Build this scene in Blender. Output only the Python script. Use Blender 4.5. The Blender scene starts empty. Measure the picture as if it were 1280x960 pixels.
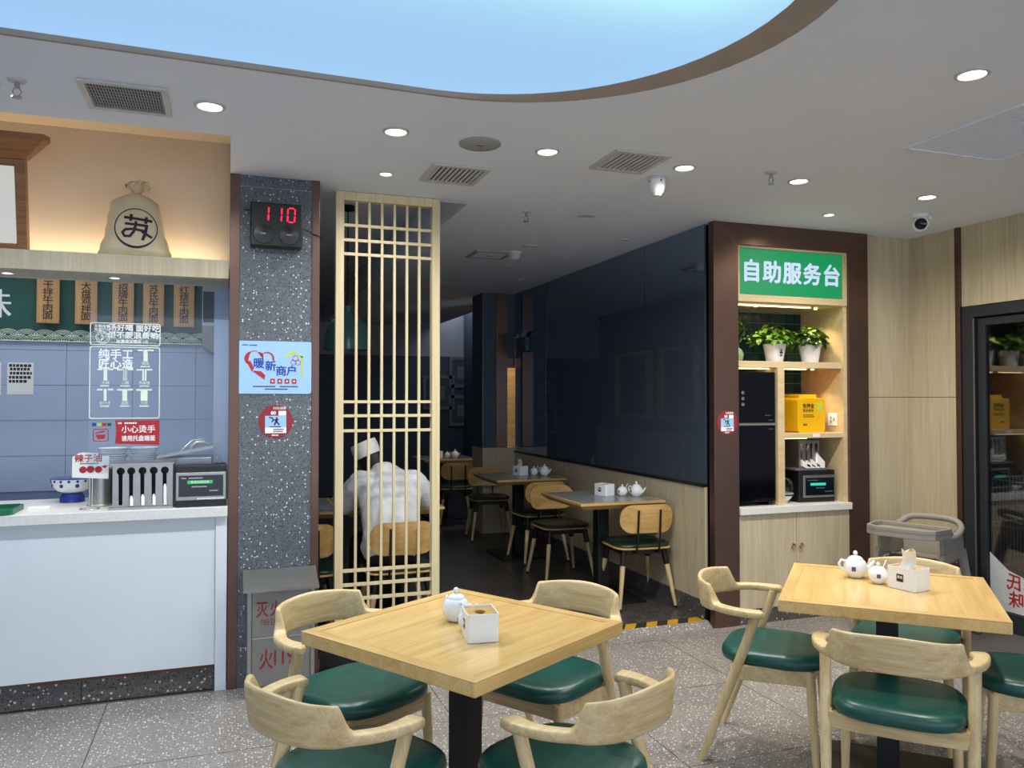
import bpy, bmesh, math, random
from mathutils import Vector, Matrix, geometry

random.seed(7)
PI = math.pi
S = bpy.context.scene
COL = S.collection
R = math.radians

# ------------------------------------------------------------------ camera, world, exposure
cd = bpy.data.cameras.new('camera'); cam = bpy.data.objects.new('camera', cd); COL.objects.link(cam)
cam.location = (0, 0, 1.5); cam.rotation_euler = (R(90 + 1.149), 0, R(-19.548))
cd.sensor_width = 36; cd.lens = 997 / 1280 * 36; cd.clip_start = 0.02
S.camera = cam
S.view_settings.view_transform = 'Standard'; S.view_settings.look = 'None'
S.view_settings.gamma = 1; S.view_settings.exposure = 0.0
w = bpy.data.worlds.new('world'); S.world = w; w.use_nodes = True
w.node_tree.nodes['Background'].inputs[0].default_value = (0.74, 0.83, 1.0, 1)
w.node_tree.nodes['Background'].inputs[1].default_value = 1.9

def lamp(name, kind, loc, power, color=(1, 1, 1), rot=(0, 0, 0), parent=None, **kw):
    d = bpy.data.lights.new(name, kind); d.energy = power; d.color = color
    for k, v in kw.items(): setattr(d, k, v)
    o = bpy.data.objects.new(name, d); COL.objects.link(o); o.location = loc; o.rotation_euler = rot
    if parent: o.parent = parent
    return o
WARM = (1, .93, .82); NEUT = (1, .985, .965); COOL = (.72, .86, 1)
# lamps behind the oval light ceiling and added fill lamps, without fixtures, over the hall behind the camera
lamp('oval_ceiling_lamp', 'AREA', (.55, 1.75, 2.94), 8, (.72, 1, .45), shape='RECTANGLE', size=1.8, size_y=.7)
for x in (-1.6, .3, 2.2):
    for y in (.6, -1.2):
        lamp('hall_fill_lamp', 'SPOT', (x, y, 2.66), 35, NEUT, spot_size=R(130), spot_blend=.9, shadow_soft_size=.06)
lamp('back_room_fill', 'AREA', (.26, 6.6, 2.94), 1.8, (.6, .78, 1), shape='RECTANGLE', size=.3, size_y=1.8)  # added dim blue fill, hidden behind the column; the room's own lights are off
lamp('kitchen_lamp', 'AREA', (-1.1, 5.3, 2.48), 8.5, (.88, .94, 1), shape='RECTANGLE', size=1.6, size_y=.5)

# ------------------------------------------------------------------ materials
def lin(h):
    h = h.lstrip('#'); c = [int(h[i:i + 2], 16) / 255 for i in (0, 2, 4)]
    return tuple(x / 12.92 if x <= .04045 else ((x + .055) / 1.055) ** 2.4 for x in c) + (1,)
def _mat(name):
    m = bpy.data.materials.new(name); m.use_nodes = True
    nt = m.node_tree; return m, nt, nt.nodes['Principled BSDF']
def _coord(nt, scale=(1, 1, 1), kind='Object'):
    tc = nt.nodes.new('ShaderNodeTexCoord'); mp = nt.nodes.new('ShaderNodeMapping')
    mp.inputs['Scale'].default_value = scale; nt.links.new(tc.outputs[kind], mp.inputs[0]); return mp.outputs[0]
def _ramp(nt, src, stops, interp='LINEAR'):
    r = nt.nodes.new('ShaderNodeValToRGB'); e = r.color_ramp; e.interpolation = interp
    while len(e.elements) < len(stops): e.elements.new(.5)
    for el, (p, c) in zip(e.elements, stops): el.position = p; el.color = c
    nt.links.new(src, r.inputs[0]); return r.outputs[0]
def pm(name, hexc, rough=.5, metal=0., var=.06, scale=9., bump=0., coat=0., spec=.5):
    """one colour with a little procedural mottling"""
    m, nt, b = _mat(name); c = lin(hexc)
    v = _coord(nt); n = nt.nodes.new('ShaderNodeTexNoise'); n.inputs['Scale'].default_value = scale; n.inputs['Detail'].default_value = 4
    nt.links.new(v, n.inputs['Vector'])
    lo = tuple(max(0, x * (1 - var)) for x in c[:3]) + (1,); hi = tuple(min(1, x * (1 + var)) for x in c[:3]) + (1,)
    nt.links.new(_ramp(nt, n.outputs[0], [(.3, lo), (.7, hi)]), b.inputs['Base Color'])
    b.inputs['Roughness'].default_value = rough; b.inputs['Metallic'].default_value = metal
    b.inputs['Specular IOR Level'].default_value = spec; b.inputs['Coat Weight'].default_value = coat
    if bump:
        bp = nt.nodes.new('ShaderNodeBump'); bp.inputs['Strength'].default_value = bump; bp.inputs['Distance'].default_value = .004
        nt.links.new(n.outputs[0], bp.inputs['Height']); nt.links.new(bp.outputs[0], b.inputs['Normal'])
    return m
def wood(name, c1, c2, axis=0, rough=.4, scale=1., coat=0.):
    m, nt, b = _mat(name)
    sc = [26 * scale] * 3; sc[axis] = 1.6 * scale
    v = _coord(nt, sc); n = nt.nodes.new('ShaderNodeTexNoise'); n.inputs['Scale'].default_value = 1.6; n.inputs['Detail'].default_value = 6; n.inputs['Distortion'].default_value = .6
    nt.links.new(v, n.inputs['Vector'])
    sc2 = [90 * scale] * 3; sc2[axis] = 3 * scale
    v2 = _coord(nt, sc2); n2 = nt.nodes.new('ShaderNodeTexNoise'); n2.inputs['Scale'].default_value = 2; n2.inputs['Detail'].default_value = 3
    nt.links.new(v2, n2.inputs['Vector'])
    mx = nt.nodes.new('ShaderNodeMix'); mx.data_type = 'FLOAT'; mx.inputs[0].default_value = .4
    nt.links.new(n.outputs[0], mx.inputs[2]); nt.links.new(n2.outputs[0], mx.inputs[3])
    nt.links.new(_ramp(nt, mx.outputs[0], [(.34, lin(c2)), (.62, lin(c1))]), b.inputs['Base Color'])
    b.inputs['Roughness'].default_value = rough; b.inputs['Coat Weight'].default_value = coat; b.inputs['Coat Roughness'].default_value = .15
    return m
def terrazzo(name, base, dark, light, scale=75, rough=.3, mottle=.12, thr=.62):
    m, nt, b = _mat(name); v = _coord(nt, kind='Object')
    geo = nt.nodes.new('ShaderNodeNewGeometry'); v = geo.outputs['Position']
    n = nt.nodes.new('ShaderNodeTexNoise'); n.inputs['Scale'].default_value = 120; n.inputs['Detail'].default_value = 5
    nt.links.new(v, n.inputs['Vector'])
    c = lin(base); lo = tuple(x * (1 - 2.2 * mottle) for x in c[:3]) + (1,); hi = tuple(x * (1 + 2.2 * mottle) for x in c[:3]) + (1,)
    cur = _ramp(nt, n.outputs[0], [(.35, lo), (.65, hi)])
    n0 = nt.nodes.new('ShaderNodeTexNoise'); n0.inputs['Scale'].default_value = 3; nt.links.new(v, n0.inputs['Vector'])
    mm = nt.nodes.new('ShaderNodeMix'); mm.data_type = 'RGBA'; mm.blend_type = 'MULTIPLY'; mm.inputs[0].default_value = 1
    nt.links.new(cur, mm.inputs[6]); nt.links.new(_ramp(nt, n0.outputs[0], [(.3, (.86, .86, .86, 1)), (.7, (1.08, 1.07, 1.06, 1))]), mm.inputs[7]); cur = mm.outputs[2]
    for s, col, size, keep in ((scale * 1.5, dark, .34, .55), (scale, light, .30, thr), (scale * .55, light, .16, .7)):
        vo = nt.nodes.new('ShaderNodeTexVoronoi'); vo.inputs['Scale'].default_value = s; nt.links.new(v, vo.inputs['Vector'])
        a = nt.nodes.new('ShaderNodeMath'); a.operation = 'LESS_THAN'; a.inputs[1].default_value = size; nt.links.new(vo.outputs['Distance'], a.inputs[0])
        sp = nt.nodes.new('ShaderNodeSeparateColor'); nt.links.new(vo.outputs['Color'], sp.inputs[0])
        g = nt.nodes.new('ShaderNodeMath'); g.operation = 'GREATER_THAN'; g.inputs[1].default_value = keep; nt.links.new(sp.outputs[0], g.inputs[0])
        k = nt.nodes.new('ShaderNodeMath'); k.operation = 'MULTIPLY'; nt.links.new(a.outputs[0], k.inputs[0]); nt.links.new(g.outputs[0], k.inputs[1])
        mx = nt.nodes.new('ShaderNodeMix'); mx.data_type = 'RGBA'; nt.links.new(k.outputs[0], mx.inputs[0])
        nt.links.new(cur, mx.inputs[6]); mx.inputs[7].default_value = lin(col); cur = mx.outputs[2]
    nt.links.new(cur, b.inputs['Base Color']); b.inputs['Roughness'].default_value = rough
    return m
def emit(name, hexc, strength):
    m, nt, b = _mat(name); c = lin(hexc)
    b.inputs['Base Color'].default_value = tuple(x * .18 for x in c[:3]) + (1,)
    b.inputs['Emission Color'].default_value = c; b.inputs['Emission Strength'].default_value = strength; return m
def glass(name, tint=(1, 1, 1), refl=1.0, ior=1.45, base=0.0):
    m = bpy.data.materials.new(name); m.use_nodes = True; nt = m.node_tree; nt.nodes.clear()
    o = nt.nodes.new('ShaderNodeOutputMaterial'); t = nt.nodes.new('ShaderNodeBsdfTransparent'); g = nt.nodes.new('ShaderNodeBsdfGlossy')
    t.inputs[0].default_value = tint + (1,); g.inputs['Roughness'].default_value = .02
    f = nt.nodes.new('ShaderNodeFresnel'); f.inputs[0].default_value = ior
    ma = nt.nodes.new('ShaderNodeMath'); ma.operation = 'MULTIPLY_ADD'; ma.use_clamp = True; ma.inputs[1].default_value = refl; ma.inputs[2].default_value = base
    mx = nt.nodes.new('ShaderNodeMixShader'); nt.links.new(f.outputs[0], ma.inputs[0]); nt.links.new(ma.outputs[0], mx.inputs[0])
    nt.links.new(t.outputs[0], mx.inputs[1]); nt.links.new(g.outputs[0], mx.inputs[2]); nt.links.new(mx.outputs[0], o.inputs[0]); return m
def diffuser():
    m = bpy.data.materials.new('light_ceiling_film'); m.use_nodes = True; nt = m.node_tree; nt.nodes.clear()
    o = nt.nodes.new('ShaderNodeOutputMaterial'); e = nt.nodes.new('ShaderNodeEmission'); t = nt.nodes.new('ShaderNodeBsdfTranslucent'); a = nt.nodes.new('ShaderNodeAddShader')
    e.inputs[0].default_value = (.37, .60, .93, 1); e.inputs[1].default_value = .93; t.inputs[0].default_value = (.25, .38, .3, 1)
    nt.links.new(e.outputs[0], a.inputs[0]); nt.links.new(t.outputs[0], a.inputs[1]); nt.links.new(a.outputs[0], o.inputs[0]); return m

MT = dict(
    ceiling=pm('ceiling_paint', '#e9eff9', .8, var=.02, scale=2), white=pm('white_lacquer', '#dfe6ea', .35, var=.02, scale=3),
    peach=pm('peach_wall_paint', '#dccab0', .75, var=.03, scale=3), quartz=pm('white_quartz', '#e2e0da', .3, var=.05, scale=60),
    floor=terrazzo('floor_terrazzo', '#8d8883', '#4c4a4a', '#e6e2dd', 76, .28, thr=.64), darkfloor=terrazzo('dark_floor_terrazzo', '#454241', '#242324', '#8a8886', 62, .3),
    column=terrazzo('column_terrazzo', '#5f646a', '#22262b', '#d9dde0', 74, .3, thr=.84), plinth=terrazzo('plinth_terrazzo', '#5a5654', '#232323', '#c8c2bc', 50, .35),
    grout=pm('grout', '#b9bcbc', .9), floorjoint=pm('floor_joint', '#55524f', .9),
    oak=wood('pale_oak_chair', '#dcc596', '#c0a26f', 0, .38, .8), oaky=wood('pale_oak_leg', '#dbc596', '#c4a876', 2, .4, .8),
    oaktop=wood('oak_table_top', '#e2bf80', '#cda561', 0, .24, .55, coat=.25), oakedge=wood('oak_table_edge', '#d9b87c', '#bf9856', 0, .35, .6),
    ply=wood('plywood', '#d4ad6c', '#b78f50', 0, .4, .5), panel=wood('beige_wood_panel', '#cdc0a2', '#b8a989', 2, .45, .55),
    lattice=wood('lattice_wood', '#e4d4ab', '#d3c093', 2, .5, .6), plaque=wood('plaque_wood', '#c79a64', '#a6763f', 2, .5, .8), brown=wood('brown_frame_wood', '#a67442', '#7d4f29', 0, .45, .7),
    cream=wood('cream_shelf_wood', '#d9c49a', '#c9b184', 0, .4, .5),
    leather=pm('green_leather', '#194f46', .33, var=.10, scale=30, bump=.05), darkgreen=pm('dark_green_pad', '#123128', .4),
    black=pm('black_metal', '#17181a', .4, spec=.4), blackg=pm('black_glass', '#06080c', .06, var=.0), plastic=pm('black_plastic', '#1a1817', .35),
    bronze=pm('bronze_metal', '#6f574d', .32, .75, var=.05, scale=14), steel=pm('brushed_steel', '#a9a8a4', .32, .9, var=.06, scale=25), greysteel=pm('grey_painted_steel', '#8d8b87', .42, .55, var=.05, scale=12),
    chrome=pm('chrome', '#d5d3d0', .15, 1.), brass=pm('brass', '#b99a5a', .3, .9),
    mirror=pm('tinted_mirror', '#8493a8', .02, .76, var=0.), tile=pm('blue_white_tile', '#a9b7d2', .25, var=.03, scale=4), tilegrout=pm('tile_grout', '#7886a2', .8),
    banner=pm('green_banner', '#1c5148', .6, var=.08), ink=pm('dark_ink', '#2a2522', .6), navy=pm('navy_ink', '#1d1f33', .7), blueink=pm('blue_ink', '#1f3f9c', .6),
    redink=pm('red_ink', '#b0252c', .6), deepred=pm('deep_red_ink', '#8c2630', .6), cream_ink=pm('cream_ink', '#e3ecd8', .6), whiteink=pm('white_ink', '#f2f4f4', .6), lime=pm('lime_ink', '#b9d24e', .6),
    blueplate=pm('pale_blue_plate', '#9cc4ec', .4, var=.04, scale=2), porcelain=pm('porcelain', '#eef1f2', .14, var=.01), paper=pm('white_paper', '#f2f0ec', .8, var=.02),
    sack=pm('cotton_sack', '#d8c7a4', .9, var=.06, scale=12, bump=.3), yellow=pm('yellow_plastic', '#e8b40c', .35, var=.03), grey=pm('grey_plastic', '#918c83', .45, var=.03), darkgrey=pm('dark_grey_plastic', '#4d4d4d', .5),
    leaf=pm('leaf_green', '#5f8f2c', .45, var=.35, scale=20), leafd=pm('leaf_dark', '#2c5020', .5, var=.3, scale=20), leafy=pm('leaf_lime', '#a8bf3c', .45, var=.3, scale=20), soil=pm('soil', '#2b211a', .9), celadon=pm('celadon_glaze', '#7f9b78', .2),
    dgtile=pm('dark_green_tile', '#12332e', .18, var=.1), dggrout=pm('pale_green_grout', '#5f8a76', .7),
    skin=pm('skin', '#b98a6c', .55), hair=pm('black_hair', '#14110f', .5, bump=.3, scale=60), coat=pm('white_coat_cloth', '#dcdfe2', .85, var=.05, scale=14, bump=.35), trouser=pm('dark_trousers', '#1b1d24', .8), shoe=pm('dark_shoe', '#15151a', .5),
    paint_dark=pm('dark_wall_paint', '#4c5968', .6, var=.04, scale=3), paint_grey=pm('grey_wall_paint', '#7c7d7e', .8, var=.03, scale=3), paint_pale=pm('pale_wall_paint', '#a8abae', .8, var=.03, scale=3),
    slate=pm('slate_table_top', '#8b8d8f', .25, var=.08, scale=8), frame_dark=pm('charcoal_aluminium', '#33373d', .4, .3), shade=pm('green_lamp_shade', '#3f6f6a', .25),
    led=emit('red_led', '#ff1630', 3.0), lens=emit('lit_downlight_lens', '#fff4e0', 9.0), lensoff=pm('unlit_downlight_lens', '#c9c9c8', .4), strip=emit('warm_led_strip', '#ffd9a0', 5.0),
    greensign=emit('green_backlit_panel', '#12a866', .62), whitesign=emit('white_backlit_letters', '#cfe0ff', .85), lightbox=emit('white_lightbox_face', '#f4f4ee', .55), screen=pm('dark_screen', '#0b1320', .1), greenlcd=emit('green_lcd', '#2fd36a', .8), teallcd=emit('teal_lcd', '#2fd8b4', .9), screenwhite=emit('screen_white', '#cfd8d8', .5),
    glass=glass('clear_glass', (.93, .96, .98), .45, 1.45, .02), doorglass=glass('door_glass', (.55, .57, .6), 1.2, 1.5, .06), film=pm('white_window_film', '#c9cfd2', .6), outside=pm('dark_outside', '#2a2c30', .8),
    bluegrey=pm('blue_grey_print', '#41566a', .3), blueglaze=pm('blue_glaze', '#2b3f8f', .2, var=.2), rim=pm('reveal_paint', '#a89a8e', .7), tapeY=pm('yellow_tape', '#bf931a', .5), tray=pm('green_tray', '#0f6a45', .35), rust=pm('rusty_stain', '#6d4a32', .7),
    vent=pm('grey_vent', '#9fa2a3', .5), ventdark=pm('vent_void', '#2c3036', .8), ventw=pm('white_vent', '#c6c6c4', .5),
)
MT['wirewhite'] = pm('bright_wire', '#d8d4d0', .3, .4)
MT['sky'] = diffuser()

# ------------------------------------------------------------------ mesh helpers
class M:
    def __init__(s): s.v = []; s.f = []
    def add(s, vs, fs, mx=None):
        o = len(s.v)
        s.v += [tuple(mx @ Vector(p)) if mx else tuple(p) for p in vs]; s.f += [tuple(i + o for i in f) for f in fs]; return s
    def box(s, x0, x1, y0, y1, z0, z1, mx=None):
        return s.add([(x0, y0, z0), (x1, y0, z0), (x1, y1, z0), (x0, y1, z0), (x0, y0, z1), (x1, y0, z1), (x1, y1, z1), (x0, y1, z1)],
                     [(0, 3, 2, 1), (4, 5, 6, 7), (0, 1, 5, 4), (1, 2, 6, 5), (2, 3, 7, 6), (3, 0, 4, 7)], mx)
    def loft(s, rings, cap=True, closed=False, mx=None):
        n = len(rings[0]); vs = [p for r in rings for p in r]; fs = []
        m = len(rings); last = m if closed else m - 1
        for i in range(last):
            a, b = i * n, ((i + 1) % m) * n
            for k in range(n): fs.append((a + k, a + (k + 1) % n, b + (k + 1) % n, b + k))
        if cap and not closed: fs += [tuple(range(n - 1, -1, -1)), tuple((m - 1) * n + k for k in range(n))]
        return s.add(vs, fs, mx)
    def lathe(s, prof, c=(0, 0, 0), n=24, mx=None):
        rings = [[(c[0] + r * math.cos(2 * PI * k / n), c[1] + r * math.sin(2 * PI * k / n), c[2] + z) for k in range(n)] for r, z in prof]
        return s.loft(rings, True, False, mx)
    def cyl(s, c, r, z0, z1, n=20, mx=None): return s.lathe([(r, z0), (r, z1)], c, n, mx)
    def tube(s, pts, rad, n=10, cap=True, closed=False, mx=None):
        pts = [Vector(p) for p in pts]; m = len(pts); rads = rad if isinstance(rad, (list, tuple)) else [rad] * m
        rings = []; up = None
        for i, p in enumerate(pts):
            t = (pts[(i + 1) % m] - pts[i - 1]) if closed else (pts[min(i + 1, m - 1)] - pts[max(i - 1, 0)])
            t.normalize()
            if up is None:
                up = Vector((0, 0, 1)) if abs(t.z) < .9 else Vector((1, 0, 0))
            up = (up - t * up.dot(t))
            if up.length < 1e-5: up = t.orthogonal()
            up.normalize(); sd = t.cross(up)
            rings.append([tuple(p + (up * math.cos(2 * PI * k / n) + sd * math.sin(2 * PI * k / n)) * rads[i]) for k in range(n)])
        return s.loft(rings, cap, closed, mx)
    def prism(s, outer, holes=(), z0=0, z1=.01, mx=None):
        loops = [list(outer)] + [list(h) for h in holes]
        flat = [p for l in loops for p in l]
        tris = geometry.tessellate_polygon([[Vector((p[0], p[1], 0)) for p in l] for l in loops])
        n = len(flat); vs = [(p[0], p[1], z0) for p in flat] + [(p[0], p[1], z1) for p in flat]; fs = []
        for t in tris:
            a, b, c = (Vector(flat[i]) for i in t)
            if (b - a).cross(c - a) < 0: t = (t[0], t[2], t[1])
            fs.append((t[0] + n, t[1] + n, t[2] + n)); fs.append((t[2], t[1], t[0]))
        o = 0
        for l in loops:
            k = len(l)
            for i in range(k): fs.append((o + i, o + (i + 1) % k, n + o + (i + 1) % k, n + o + i))
            o += k
        return s.add(vs, fs, mx)
    def build(s, name, mat, parent=None, loc=(0, 0, 0), rot=(0, 0, 0), smooth=None, bevel=0, seg=2, sub=0, mats=None):
        me = bpy.data.meshes.new(name); me.from_pydata(s.v, [], s.f); me.materials.append(MT[mat] if isinstance(mat, str) else mat)
        bm = bmesh.new(); bm.from_mesh(me); bmesh.ops.recalc_face_normals(bm, faces=bm.faces); bm.to_mesh(me); bm.free()
        if smooth is not None:
            for p in me.polygons: p.use_smooth = True
            me.set_sharp_from_angle(angle=R(smooth))
        o = bpy.data.objects.new(name, me); COL.objects.link(o); o.location = loc
        o.rotation_euler = rot if isinstance(rot, (tuple, list)) else (0, 0, rot)
        if parent: o.parent = parent
        if bevel:
            b = o.modifiers.new('bevel', 'BEVEL'); b.width = bevel; b.segments = seg; b.limit_method = 'ANGLE'; b.angle_limit = R(35)
        if sub:
            q = o.modifiers.new('sub', 'SUBSURF'); q.levels = sub; q.render_levels = sub
        return o
def bx(name, mat, x0, x1, y0, y1, z0, z1, parent=None, bevel=0, **kw): return M().box(x0, x1, y0, y1, z0, z1).build(name, mat, parent, bevel=bevel, **kw)
def tag(o, label=None, cat=None, group=None, kind=None):
    if label: o['label'] = label
    if cat: o['category'] = cat
    if group: o['group'] = group
    if kind: o['kind'] = kind
    return o
def thing(name, label, cat, loc=(0, 0, 0), rz=0, group=None):
    o = bpy.data.objects.new(name, None); COL.objects.link(o); o.location = loc; o.rotation_euler = (0, 0, rz); o.empty_display_size = .05
    return tag(o, label, cat, group)
def struct(o, label=None): return tag(o, label, None, None, 'structure')
def room(name, label=None):
    o = bpy.data.objects.new(name, None); COL.objects.link(o); o['kind'] = 'structure'
    if label: o['label'] = label
    return o
def dup(root, loc, rz, label=None, group=None):
    def cp(o, parent):
        c = o.copy(); COL.objects.link(c); c.parent = parent
        for ch in list(kids.get(o, [])): cp(ch, c)
        return c
    kids = {}
    for o in list(root.children_recursive): kids.setdefault(o.parent, []).append(o)
    r = cp(root, None); r.location = loc; r.rotation_euler = (0, 0, rz)
    if label: r['label'] = label
    if group: r['group'] = group
    return r
def share(o, loc, parent=None, rot=None, scale=None):
    c = o.copy(); COL.objects.link(c); c.location = loc
    if parent: c.parent = parent
    if rot is not None: c.rotation_euler = rot
    if scale is not None: c.scale = scale
    return c
FACE = {'-Y': (PI / 2, 0, 0), '-X': (PI / 2, 0, -PI / 2), 'Z': (0, 0, 0)}
def text(body, size, loc, mat, parent=None, face='-Y', bold=0., sx=1., ext=.0006, name='lettering', align='CENTER', line=1., rz=0.):
    cu = bpy.data.curves.new('t', 'FONT'); cu.body = body; cu.size = size; cu.align_x = align; cu.align_y = 'CENTER'; cu.extrude = ext; cu.space_line = line
    cu.resolution_u = 2
    t = bpy.data.objects.new('t', cu); COL.objects.link(t)
    dg = bpy.context.evaluated_depsgraph_get(); me = bpy.data.meshes.new_from_object(t.evaluated_get(dg)); bpy.data.objects.remove(t)
    if bold:
        n0 = len(me.vertices); V = [v.co.copy() for v in me.vertices]; F = [tuple(q.vertices) for q in me.polygons]; b = bold * size
        vs = []; fs = []
        sh_ = ((-b, 0), (b, 0), (0, b), (0, -b)) if bold > .012 else ((-b, 0), (b, 0))
        for k, (dx, dy) in enumerate(sh_):
            vs += [(v.x + dx, v.y + dy, v.z + k * .00004) for v in V]; fs += [tuple(i + k * n0 for i in f) for f in F]
        me = bpy.data.meshes.new(name); me.from_pydata(vs, [], fs)
    me.name = name; me.materials.clear(); me.materials.append(MT[mat])
    o = bpy.data.objects.new(name, me); COL.objects.link(o); o.location = loc
    r = FACE[face] if isinstance(face, str) else face
    o.rotation_euler = (r[0], r[1], r[2] + rz); o.scale = (sx, 1, 1)
    if parent: o.parent = parent
    return o
def print_lines(rows, mat, parent, loc, name='small_print', face='-Y', h=.004):
    """tiny unreadable print: rows of (x0, x1, z), as short dashes lying on the surface"""
    m = M()
    for x0, x1, z in rows:
        x = x0
        while x < x1 - h * .5:
            ww = min(h * random.uniform(.7, 1.1), x1 - x); m.box(x, x + ww, z - h / 2, z + h / 2, 0, .0006); x += ww + h * .25
    return tag(m.build(name, mat, parent, loc, FACE[face]), kind='stuff')
def rrect(x0, x1, y0, y1, r, n=5):
    p = []
    for cx, cy, a in ((x1 - r, y0 + r, -PI / 2), (x1 - r, y1 - r, 0), (x0 + r, y1 - r, PI / 2), (x0 + r, y0 + r, PI)):
        for k in range(n + 1): t = a + PI / 2 * k / n; p.append((cx + r * math.cos(t), cy + r * math.sin(t)))
    return p
def circ(cx, cy, r, n=24, ry=None): return [(cx + r * math.cos(2 * PI * k / n), cy + (ry or r) * math.sin(2 * PI * k / n)) for k in range(n)]
def stroke(pts, wd):
    """flat polyline ribbon in 2D as quads: list of 4-point loops"""
    out = []
    for (a, b) in zip(pts, pts[1:]):
        d = Vector(b) - Vector(a); n = Vector((-d.y, d.x)).normalized() * wd / 2; e = d.normalized() * wd * .25
        a2, b2 = Vector(a) - e, Vector(b) + e
        out.append([tuple(a2 + n), tuple(a2 - n), tuple(b2 - n), tuple(b2 + n)])
    return out
def ribbon(loops, mat, parent, loc, name, face='-Y', t=.0006):
    m = M()
    for l in loops: m.prism(l, (), 0, t)
    return m.build(name, mat, parent, loc, FACE[face])
def spline(P, n):
    """Catmull-Rom through P"""
    P = [Vector(p) for p in P]; out = []
    for i in range(len(P) - 1):
        p0, p1, p2, p3 = P[max(i - 1, 0)], P[i], P[i + 1], P[min(i + 2, len(P) - 1)]
        for k in range(n):
            t = k / n; out.append(.5 * ((2 * p1) + (p2 - p0) * t + (2 * p0 - 5 * p1 + 4 * p2 - p3) * t * t + (3 * p1 - p0 - 3 * p2 + p3) * t ** 3))
    out.append(P[-1]); return out
def sst(a, b, x):
    t = max(0, min(1, (x - a) / (b - a))); return t * t * (3 - 2 * t)

CZ = 2.69      # ceiling height of the hall
exec_parts = []
# ================================================================== THE SETTING
# ---- floor
fl = struct(bx('floor', 'floorjoint', -4, 4.9, -3.5, 4.62, -.08, -.006), 'grey terrazzo tile floor of the lit dining hall')
TS = .78; g = .0022
ft0 = None
for i in range(-4, 6):
    for j in range(-8, 6):
        x0 = -.555 + TS * i; y0 = 4.42 - TS * (j + 1)
        if x0 < -3.7 or x0 > 4.5 or y0 < -1.2 or y0 > 4: continue
        if ft0 is None:
            ft0 = M().box(g, TS - g, g, TS - g, -.006, 0).build('tile', 'floor', fl, (x0, y0, 0))
        else: share(ft0, (x0, y0, 0), fl)
bx('floor_border', 'floor', -.05, 4.75, 4.42 + g, 4.53, -.006, 0, fl)
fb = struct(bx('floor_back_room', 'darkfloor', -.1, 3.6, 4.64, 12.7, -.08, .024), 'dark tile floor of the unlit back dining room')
struct(M().prism([(4.53, -.01), (4.64, -.01), (4.64, .03), (4.60, .03)], (), 0, 3.02).build('floor_ramp', 'floor', None, (0, 0, 0), (PI / 2, 0, PI / 2)), 'short terrazzo ramp up into the back room')
ft1 = None
for i in range(5):
    for j in range(11):
        x0 = .02 + .75 * i; y0 = 4.64 + .73 * j
        if x0 > 2.7: continue
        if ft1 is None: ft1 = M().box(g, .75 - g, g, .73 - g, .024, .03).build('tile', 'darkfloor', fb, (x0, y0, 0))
        else: share(ft1, (x0, y0, 0), fb)
struct(bx('floor_kitchen', 'plinth', -4, -.1, 4.62, 6.1, -.08, 0)); struct(bx('floor_outside', 'outside', 4.9, 8, -3.5, 5, -.08, -.01))

# ---- ceiling slab with the oval opening of the light ceiling
def stad(cxr, rx, ry, cxl, cy=2.1, n=28, dy=.05):
    p = []
    for k in range(n + 1):
        a = -PI / 2 + PI * k / n; p.append((cxr + rx * math.cos(a), cy + ry * math.sin(a)))
    for k in range(n + 1):
        a = PI / 2 + PI * k / n; p.append((cxl + rx * math.cos(a), cy + (ry - dy * (1 if math.sin(a) > 0 else 0)) * math.sin(a)))
    return p
OUT = stad(.78, .92, .90, -1.3); INN = stad(.74, .87, .892, -1.25)
ceil = struct(M().prism([(-4, -3.5), (4.9, -3.5), (4.9, 4.75), (3.1, 4.75), (3.1, 12.7), (1.36, 12.7), (1.36, 4.64), (0, 4.64), (0, 3.79), (-4, 3.79)], [OUT[::-1]], CZ, 2.95).build('ceiling', 'ceiling'), 'white plaster ceiling with an oval light opening')
rings = [[(x, y, CZ - .003) for x, y in stad(.79, .935, .915, -1.31)], [(x, y, CZ - .003) for x, y in OUT], [(x, y, 2.703) for x, y in INN]]
M().loft(rings, False).build('opening_rim', 'rim', ceil, smooth=40)
struct(bx('roof_light_block', 'outside', -4, 4.9, -3.5, 4.64, 3.0, 3.1)); struct(bx('ceiling_raised', 'ceiling', -.1, 3.2, 4.64, 12.7, 2.951, 3.1), 'raised plaster ceiling of the back room')  # slab over the hall is added, unseen, to block sky light above the film
bx('recess_soffit', 'peach', -4, 0, 3.78, 4.76, 2.93, 2.95, ceil); struct(bx('roof_kitchen', 'ceiling', -4, 0, 4.76, 6.2, 2.5, 2.6))
lc = M().add([(x, y, 2.7035) for x, y in INN], [tuple(range(len(INN)))]).build('light_ceiling', 'sky'); tag(lc, 'large glowing sky-blue oval light panel set in the ceiling', 'light panel')

# ---- walls
struct(bx('wall_left', 'ceiling', -4.1, -4, -3.5, 6.2, 0, 3.1))
wk = struct(bx('wall_peach', 'peach', -4, 0, 4.70, 4.76, 2.135, 2.95), 'peach painted bulkhead wall above the noodle counter')
# ledge under the peach wall
lg = tag(bx('wood_ledge', 'panel', -4, -.005, 4.42, 4.70, 2.135, 2.23), 'pale wood ledge over the counter that carries the cloth sack', 'ledge')
M().box(-3.9, -.03, 4.655, 4.672, 2.23, 2.238).build('light_strip', 'strip', lg)
lamp('ledge_strip_lamp', 'AREA', (-1.2, 4.62, 2.245), 3.4, (1, .84, .64), (PI, 0, 0), shape='RECTANGLE', size=2.3, size_y=.02)
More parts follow.
